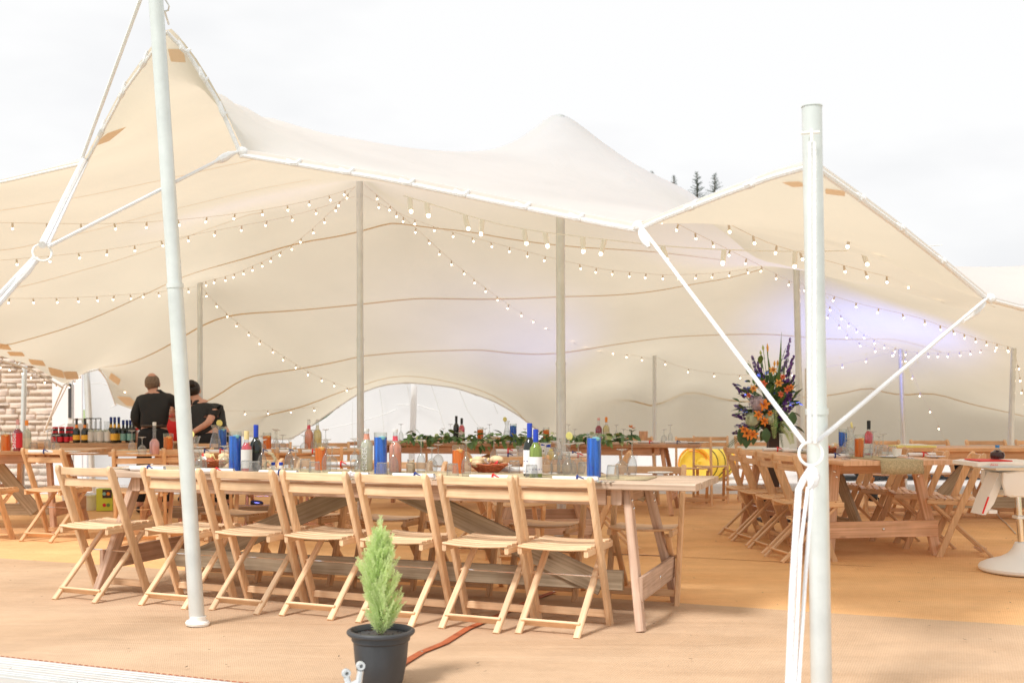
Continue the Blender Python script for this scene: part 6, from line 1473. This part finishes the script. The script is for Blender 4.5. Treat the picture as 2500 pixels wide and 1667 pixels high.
# ================================================================== people
def skinned(name, J, E, m_, parent, root, sub=2):
    names = list(J); idx = {k: i for i, k in enumerate(names)}
    me = bpy.data.meshes.new(name); me.from_pydata([J[k][0] for k in names], [(idx[a], idx[b]) for a, b in E], []); me.materials.append(m_)
    o = bpy.data.objects.new(name, me); COL.objects.link(o); o.parent = parent
    sk = o.modifiers.new('skin', 'SKIN'); sk.use_smooth_shade = True
    for k in names:
        d = me.skin_vertices[0].data[idx[k]]; r = J[k][1]; d.radius = r if isinstance(r, tuple) else (r, r); d.use_root = (k == root)
    ss = o.modifiers.new('sub', 'SUBSURF'); ss.levels = sub; ss.render_levels = sub
    return o
def person(label, loc, rotz, P, shirt, hair, bun=False, short_sleeve=False, skirt=False):
    """P: joint positions; the body is one skinned surface, clothes are children"""
    t = thing('person', label, 'person', loc, rotz); v = {k: Vector(x) for k, x in P.items()}
    J = {'pelvis': (v['pelvis'], .115), 'waist': (v['pelvis'].lerp(v['chest'], .5), .105), 'chest': (v['chest'], .12), 'neck0': (v['neck'], .055), 'neck1': (v['neck'].lerp(v['head'], .45), .052),
         'head0': (v['head']-Vector((0, 0, .03)), (.066, .074)), 'head1': (v['head']+Vector((0, -.005, .04)), (.074, .085)), 'head2': (v['head']+Vector((0, -.01, .095)), (.045, .055))}
    E = [('pelvis', 'waist'), ('waist', 'chest'), ('chest', 'neck0'), ('neck0', 'neck1'), ('neck1', 'head0'), ('head0', 'head1'), ('head1', 'head2')]
    for s in 'LR':
        sg = -1 if s == 'L' else 1
        J['sh'+s] = (v['sh'+s], .055); J['el'+s] = (v['el'+s], .040); J['wr'+s] = (v['wr'+s], .027)
        d = (v['wr'+s]-v['el'+s]).normalized(); sd = d.cross(Vector((0, 0, 1))).normalized()*sg; J['palm'+s] = (v['wr'+s]+d*.06, (.034, .018))
        E += [('chest', 'sh'+s), ('sh'+s, 'el'+s), ('el'+s, 'wr'+s), ('wr'+s, 'palm'+s)]
        J['hip'+s] = (v['hip'+s], .088); J['kn'+s] = (v['kn'+s], .058); J['an'+s] = (v['an'+s], .040); J['toe'+s] = (v['an'+s]+Vector((0, .14, -.045)), .030)
        E += [('pelvis', 'hip'+s), ('hip'+s, 'kn'+s), ('kn'+s, 'an'+s), ('an'+s, 'toe'+s)]
    skinned('body', J, E, M['skin'], t, 'pelvis')
    for s in 'LR':                                  # five fingers, each a short bent chain rooted in the palm
        sg = -1 if s == 'L' else 1; d = (v['wr'+s]-v['el'+s]).normalized(); sd = d.cross(Vector((0, 0, 1))).normalized(); dn = sd.cross(d)
        JJ = {}; EE = []
        for q, (off, L) in enumerate(((-.030, .055), (-.011, .068), (.010, .064), (.029, .050))):
            b = v['wr'+s]+d*.075+sd*off; JJ[f'a{q}'] = (b, .0095); JJ[f'b{q}'] = (b+d*L*.55+dn*-.008, .009); JJ[f'c{q}'] = (b+d*L*.85+dn*-.03, .007); EE += [(f'a{q}', f'b{q}'), (f'b{q}', f'c{q}'), ('p', f'a{q}')]
        JJ['p'] = (v['wr'+s]+d*.05, .012); tb = v['wr'+s]+d*.035-sd*sg*.03; JJ['t0'] = (tb, .011); JJ['t1'] = (tb+d*.035-sd*sg*.022, .009); EE += [('p', 't0'), ('t0', 't1')]
        skinned('fingers', JJ, EE, M['skin'], t, 'p', 1)
    # shirt
    JS = {'hem': (v['pelvis']-(v['chest']-v['pelvis'])*.05, (.165, .135)), 'waist': (v['pelvis'].lerp(v['chest'], .45), (.165, .125)), 'chest': (v['chest'], (.15, .125)), 'up': (v['chest'].lerp(v['neck'], .6), (.098, .085)), 'col': (v['neck'].lerp(v['head'], .08), .064)}
    ES = [('hem', 'waist'), ('waist', 'chest'), ('chest', 'up'), ('up', 'col')]
    for s in 'LR':
        JS['sh'+s] = (v['sh'+s], .072); JS['el'+s] = (v['el'+s], .062); ES += [('chest', 'sh'+s), ('sh'+s, 'el'+s)]
        if short_sleeve:
            JS['el'+s] = (v['sh'+s].lerp(v['el'+s], .62), .062)
        else:
            JS['wr'+s] = (v['el'+s].lerp(v['wr'+s], .85), .044); ES += [('el'+s, 'wr'+s)]
    so = skinned('shirt', JS, ES, shirt, t, 'chest')
    tx = bpy.data.textures.get('folds') or bpy.data.textures.new('folds', 'CLOUDS'); tx.noise_scale = .12
    dm = so.modifiers.new('folds', 'DISPLACE'); dm.texture = tx; dm.strength = .030; dm.mid_level = .5
    JT = {'waist': (v['pelvis'].lerp(v['chest'], .22), (.15, .118)), 'pelvis': (v['pelvis']-Vector((0, 0, .06)), (.155, .125))}; ET = [('waist', 'pelvis')]
    for s in 'LR':
        JT['hip'+s] = (v['hip'+s]-Vector((0, 0, .05)), .105); JT['kn'+s] = (v['kn'+s], .078); JT['an'+s] = (v['an'+s]+Vector((0, 0, .02)), .068); ET += [('pelvis', 'hip'+s), ('hip'+s, 'kn'+s), ('kn'+s, 'an'+s)]
    skinned('trousers', JT, ET, M['trouser'], t, 'pelvis')
    if v['chest'].y < .08: MB().tube([v['pelvis']+Vector((.128*math.cos(a), .104*math.sin(a), .055)) for a in [2*math.pi*k/24 for k in range(25)]], .018, 6, False).build('belt', M['leather'], t)
    for s in 'LR': MB().ball(v['an'+s]+Vector((0, .05, -.045)), .05, 10, 7, (.95, 2.5, .85)).build('shoe', M['black'], t)
    h = v['head']
    for sx in (-1, 1):
        MB().ball(h+Vector((sx*.078, .0, .02)), .026, 8, 6, (.4, .8, 1.15)).build('ear', M['skin'], t); MB().ball(h+Vector((sx*.03, .078, .035)), .010, 8, 6).build('eye', M['black'], t)
    MB().tube([h+Vector((0, .07, .04)), h+Vector((0, .095, .0)), h+Vector((0, .07, -.012))], [.008, .014, .008], 6).build('nose', M['skin'], t)
    MB().tube([h+Vector((-.025, .074, -.045)), h+Vector((.025, .074, -.045))], .006, 5).build('mouth', M['rose'], t)
    hm = MB(); hm.ball(h+Vector((0, -.016, .045)), .094, 16, 12, (.9, 1.0, 1.0)); ho = hm.build('hair', hair, t)
    bmx = bmesh.new(); bmx.from_mesh(ho.data)
    bmesh.ops.delete(bmx, geom=[f for f in bmx.faces if (f.calc_center_median()-h).y > .045 or (f.calc_center_median()-h).z < -.035], context='FACES'); bmx.to_mesh(ho.data); bmx.free(); ho.modifiers.new('t', 'SOLIDIFY').thickness = .008
    if bun:
        MB().ball(h+Vector((.0, -.09, .10)), .048, 10, 8).build('hair_bun', hair, t)
    else:
        MB().ball(h+Vector((.0, -.030, .108)), .052, 12, 8, (.95, 1.0, .8)).build('bald_patch', M['skin'], t)
    return t
stand = dict(pelvis=(0, 0, .93), chest=(-.01, .07, 1.24), neck=(-.03, .13, 1.375), head=(-.055, .165, 1.435), shL=(-.165, .07, 1.265), shR=(.16, .08, 1.285), elL=(-.225, .02, 1.05), elR=(.30, .10, 1.20), wrL=(-.14, .22, .93), wrR=(.27, .32, 1.12),
             hipL=(-.095, .0, .87), hipR=(.095, .0, .87), knL=(-.125, .03, .48), knR=(.125, .03, .48), anL=(-.15, -.02, .09), anR=(.15, -.02, .09))
person('barman seen from behind in black shirt and trousers with brown belt, thinning hair', (W(379, 1000, 12.55).x, 12.5, .01), R(4), stand, M['shirt'], M['hair'])
bent = dict(pelvis=(.05, -.05, .86), chest=(-.09, .16, 1.12), neck=(-.16, .27, 1.20), head=(-.20, .34, 1.24), shL=(-.24, .20, 1.14), shR=(.08, .20, 1.17), elL=(-.26, .34, .95), elR=(.14, .32, .98), wrL=(-.18, .48, .86), wrR=(0, .46, .88),
            hipL=(-.04, -.05, .82), hipR=(.13, -.05, .82), knL=(-.05, .02, .46), knR=(.14, .02, .46), anL=(-.06, -.05, .09), anR=(.15, -.05, .09))
w1 = dict(bent); w1['head'] = (-.18, .20, 1.36); w1['neck'] = (-.13, .17, 1.27); w1['chest'] = (-.06, .10, 1.13); w1['elR'] = (.05, -.15, 1.02); w1['wrR'] = (-.15, -.12, .90); w1['shR'] = (.09, .03, 1.16); w1['shL'] = (-.19, .12, 1.15); w1['chest'] = (-.05, .09, 1.12)
person('barmaid in black with dark hair bun bending over, her bare forearm showing', (W(512, 1000, 12.6).x, 12.45, .01), R(6), w1, M['shirt'], M['hair_d'], True, True)
person('person in black bending low over the bar at right, behind the barmaid', (W(527, 1000, 12.85).x, 12.8, .01), R(24), bent, M['shirt'], M['hair_d'], True)
kid = {k: Vector(x)*.80 for k, x in stand.items()}
person('person in a red top mostly hidden behind the barman and left pole', (W(424, 1000, 14.2).x, 14.2, .01), R(180), kid, M['red'], M['hair_d'], True)

# ================================================================== string lights
bme = MB().ball((0, 0, -.050), .0092, 8, 6, (1, 1, 1.15)).mesh('bulb'); bme.materials.append(M['bulb'])
sme = MB().tube([(0, 0, 0), (0, 0, -.012), (0, 0, -.042)], [.005, .0085, .0085], 6).mesh('socket'); sme.materials.append(M['socket'])
BME = MB().ball((0, 0, -.096), .0118, 10, 8, (1, 1, 1.1)).mesh('bulb'); BME.materials.append(M['bulb'])
M['pale_sock'] = pm('pale socket', (.80, .78, .72), .5)
SME = MB().tube([(0, 0, 0), (0, 0, -.01), (0, 0, -.085)], [.010, .017, .016], 8).mesh('socket'); SME.materials.append(M['pale_sock'])
def strand(label, pts, n, bulbs=True, big=False, cab='cable', r=.0016, at=None):
    P = [Vector(W(*p)) if len(p) == 3 and p[2] > 3.2 else Vector(p) for p in pts]
    L = smooth_line([tuple(p) for p in P], max(24, n*2)) if len(P) > 2 else np.array([P[0].lerp(P[1], k/24) for k in range(25)])
    t = thing('string_lights', label, 'string lights', tuple(L[0]), group='festoon strings under the tent'); o = Vector(L[0])
    MB().tube([Vector(p)-o for p in L], r, 5).build('cable', M[cab], t)
    d = np.r_[0, np.cumsum(np.sqrt((np.diff(L, axis=0)**2).sum(1)))]
    for s in (np.linspace(.04, .97, n) if at is None else at):
        q = Vector([np.interp(s*d[-1], d, L[:, k]) for k in range(3)])-o
        so = bpy.data.objects.new('socket', SME if big else sme); COL.objects.link(so); so.parent = t; so.location = q; so.rotation_euler = (random.uniform(-.25, .25), random.uniform(-.35, .35), 0)
        b = bpy.data.objects.new('bulb', BME if big else bme); COL.objects.link(b); b.parent = so
strand('string of small bulbs from the slim left-centre pole down to the pole by the bar', [(868, 455, 11.95), (790, 535, 12.2), (740, 580, 12.4), (690, 612, 12.7), (640, 640, 13.0), (570, 670, 13.5), (492, 690, 13.95)], 15)
strand('string of small bulbs sagging from the left-centre pole across to the pole behind the flowers', [(886, 475, 11.9), (950, 512, 11.9), (1060, 555, 11.9), (1200, 592, 12.0), (1330, 626, 12.2), (1470, 658, 12.5), (1620, 672, 12.8), (1760, 667, 13.0), (1850, 652, 13.1)], 22)
strand('string of small bulbs sloping from the left-centre pole down to the thin pole at right', [(888, 450, 11.95), (950, 500, 12.3), (1010, 552, 12.7), (1100, 635, 13.3), (1180, 700, 13.9), (1260, 757, 14.4), (1365, 806, 15.0), (1470, 850, 15.5), (1590, 876, 15.9)], 22)
strand('string of small bulbs sloping right from the pole by the bar', [(492, 700, 13.95), (530, 745, 14.3), (600, 805, 14.8), (680, 862, 15.3), (760, 913, 15.8), (860, 950, 16.3)], 13)
strand('upper string of small bulbs running left from the left-centre pole', [(866, 458, 11.95), (800, 480, 11.5), (690, 505, 11.0), (560, 525, 10.6), (430, 538, 10.2), (280, 547, 9.8), (130, 546, 9.4), (0, 544, 9.0), (-200, 535, 8.5)], 15)
strand('second string of small bulbs running left from the left-centre pole', [(866, 480, 11.95), (760, 515, 11.8), (690, 533, 11.6), (540, 560, 11.2), (430, 582, 11.0), (300, 605, 10.6), (160, 622, 10.2), (0, 636, 9.8), (-160, 648, 9.4)], 15)
strand('low string of small bulbs running left from the pole by the bar', [(478, 700, 13.95), (400, 712, 13.5), (300, 720, 12.8), (180, 727, 12.2), (60, 729, 11.8), (-120, 726, 11.2)], 13)
strand('near white festoon of large bulbs hanging along the front of the tent', [(985, 478, 7.4), (1075, 505, 7.4), (1180, 540, 7.35), (1270, 560, 7.3), (1370, 573, 7.25), (1480, 585, 7.2), (1620, 602, 7.2), (1780, 611, 7.15), (1960, 615, 7.1), (2130, 611, 7.1), (2300, 598, 7.2)], 14, big=True, cab='pale_sock', r=.0035, at=[.012, .045, .12, .155, .235, .275, .345, .385, .49, .60, .725, .845])
strand('string of small bulbs from the front hem towards the pole behind the flowers', [(1610, 522, 8.2), (1650, 545, 8.9), (1740, 590, 10.0), (1840, 640, 11.2), (1935, 690, 12.6)], 9)
strand('upper right string of small bulbs under the right tent peak', [(1680, 498, 6.2), (1760, 535, 6.6), (1860, 590, 7.2), (2030, 640, 8.2), (2130, 667, 8.8), (2235, 690, 9.4), (2330, 715, 9.6), (2430, 750, 9.6)], 12)
strand('short string of bulbs close under the right hem', [(2065, 578, 5.9), (2180, 595, 6.2), (2250, 590, 6.5)], 4, big=False)
strand('string of small bulbs from the flower pole to the leaning pole at right', [(1955, 690, 13.2), (2010, 735, 13.6), (2060, 775, 14.0), (2105, 815, 14.7), (2150, 838, 15.1), (2195, 853, 15.45)], 10)
strand('second string of small bulbs from the flower pole to the leaning pole at right', [(1960, 715, 13.2), (2010, 755, 13.8), (2050, 792, 14.3), (2080, 830, 14.8), (2130, 850, 15.2), (2196, 860, 15.45)], 8)
strand('long string of small bulbs across the purple lit roof at right', [(2015, 716, 12.8), (2070, 735, 12.6), (2165, 758, 12.4), (2240, 773, 12.2), (2310, 800, 12.5), (2390, 828, 13.0), (2470, 848, 13.5)], 12)
strand('string of small bulbs hanging low behind the flower arrangement', [(1602, 872, 15.95), (1660, 898, 15.9), (1735, 910, 15.8), (1800, 916, 15.7), (1880, 915, 15.6), (1975, 902, 15.5), (2065, 888, 15.5), (2140, 868, 15.5), (2195, 856, 15.5)], 10)
strand('string of small bulbs between the two right-hand rear poles', [(2202, 856, 15.45), (2255, 862, 15.1), (2320, 862, 14.6), (2390, 852, 14.1), (2440, 844, 13.8), (2472, 850, 13.65)], 10)
strand('string of small bulbs falling behind the right-hand table', [(2205, 865, 15.45), (2232, 922, 15.3), (2252, 970, 15.2), (2280, 1012, 15.0), (2298, 1055, 14.9), (2315, 1088, 14.8)], 6)
strand('string of small bulbs falling beside the far right pole', [(2477, 855, 13.6), (2486, 900, 13.6), (2496, 950, 13.6), (2520, 1010, 13.5)], 6)
strand('string of small bulbs low behind the bar staff', [(285, 955, 15.3), (315, 938, 15.4), (360, 945, 15.5), (440, 985, 15.7), (530, 1002, 15.9), (640, 1003, 16.2), (780, 993, 16.5)], 9)
strand('pale string of small bulbs along the left rear hem', [(-10, 885, 13.0), (40, 897, 13.35), (80, 913, 13.65), (120, 930, 13.9), (152, 943, 14.05), (180, 930, 14.3), (200, 915, 14.6)], 9, cab='rope')

# ================================================================== coloured uplighters
def uplight(label, loc, target, power, col, ang):
    t = thing('uplighter', label, 'uplighter', loc); d = (Vector(target)-Vector(loc)).normalized(); q = d.to_track_quat('Z', 'Y').to_matrix().to_4x4()
    MB().lathe([(0, 0), (.06, 0), (.065, .02), (.065, .14), (.06, .145), (.055, .12), (0, .118)], 16, M=Matrix.Translation((0, 0, .10)) @ q).build('can', M['black'], t)
    MB().tube([(-.075, 0, .12), (-.075, 0, .01), (.075, 0, .01), (.075, 0, .12)], .008, 6).build('yoke', M['black'], t)
    MB().lathe([(0, .122), (.054, .122), (0, .124)], 16, M=Matrix.Translation((0, 0, .10)) @ q).build('lens', pm('violet lens', col, .3, emit=col, estr=2), t)
    l = bpy.data.lights.new('uplight', 'SPOT'); l.energy = power; l.color = col; l.spot_size = R(ang); l.spot_blend = 1.0; l.shadow_soft_size = .05
    lo = bpy.data.objects.new('uplight_lamp', l); COL.objects.link(lo); lo.location = Vector(loc)+Vector((0, 0, .10))+d*.16; lo.rotation_euler = (-d).to_track_quat('Z', 'Y').to_euler(); lo.rotation_euler = d.to_track_quat('-Z', 'Y').to_euler()
uplight('black uplighter casting violet light on the roof at right', (4.3, 13.2, .01), (4.7, 14.6, 2.3), 340, (.08, .20, 1.0), 85)
uplight('black uplighter behind the flower pedestal lighting the roof violet', (3.0, 12.9, .01), (2.6, 11.6, 2.6), 110, (.16, .20, 1.0), 70)
uplight('black uplighter behind the garland table lighting the rear roof violet', (.6, 14.6, .01), (-.1, 15.0, 2.1), 90, (.14, .24, 1.0), 95)
uplight('black uplighter under the middle left table lighting the left roof violet', (-2.6, 11.2, .01), (-2.1, 10.8, 3.2), 100, (.26, .28, 1.0), 85)
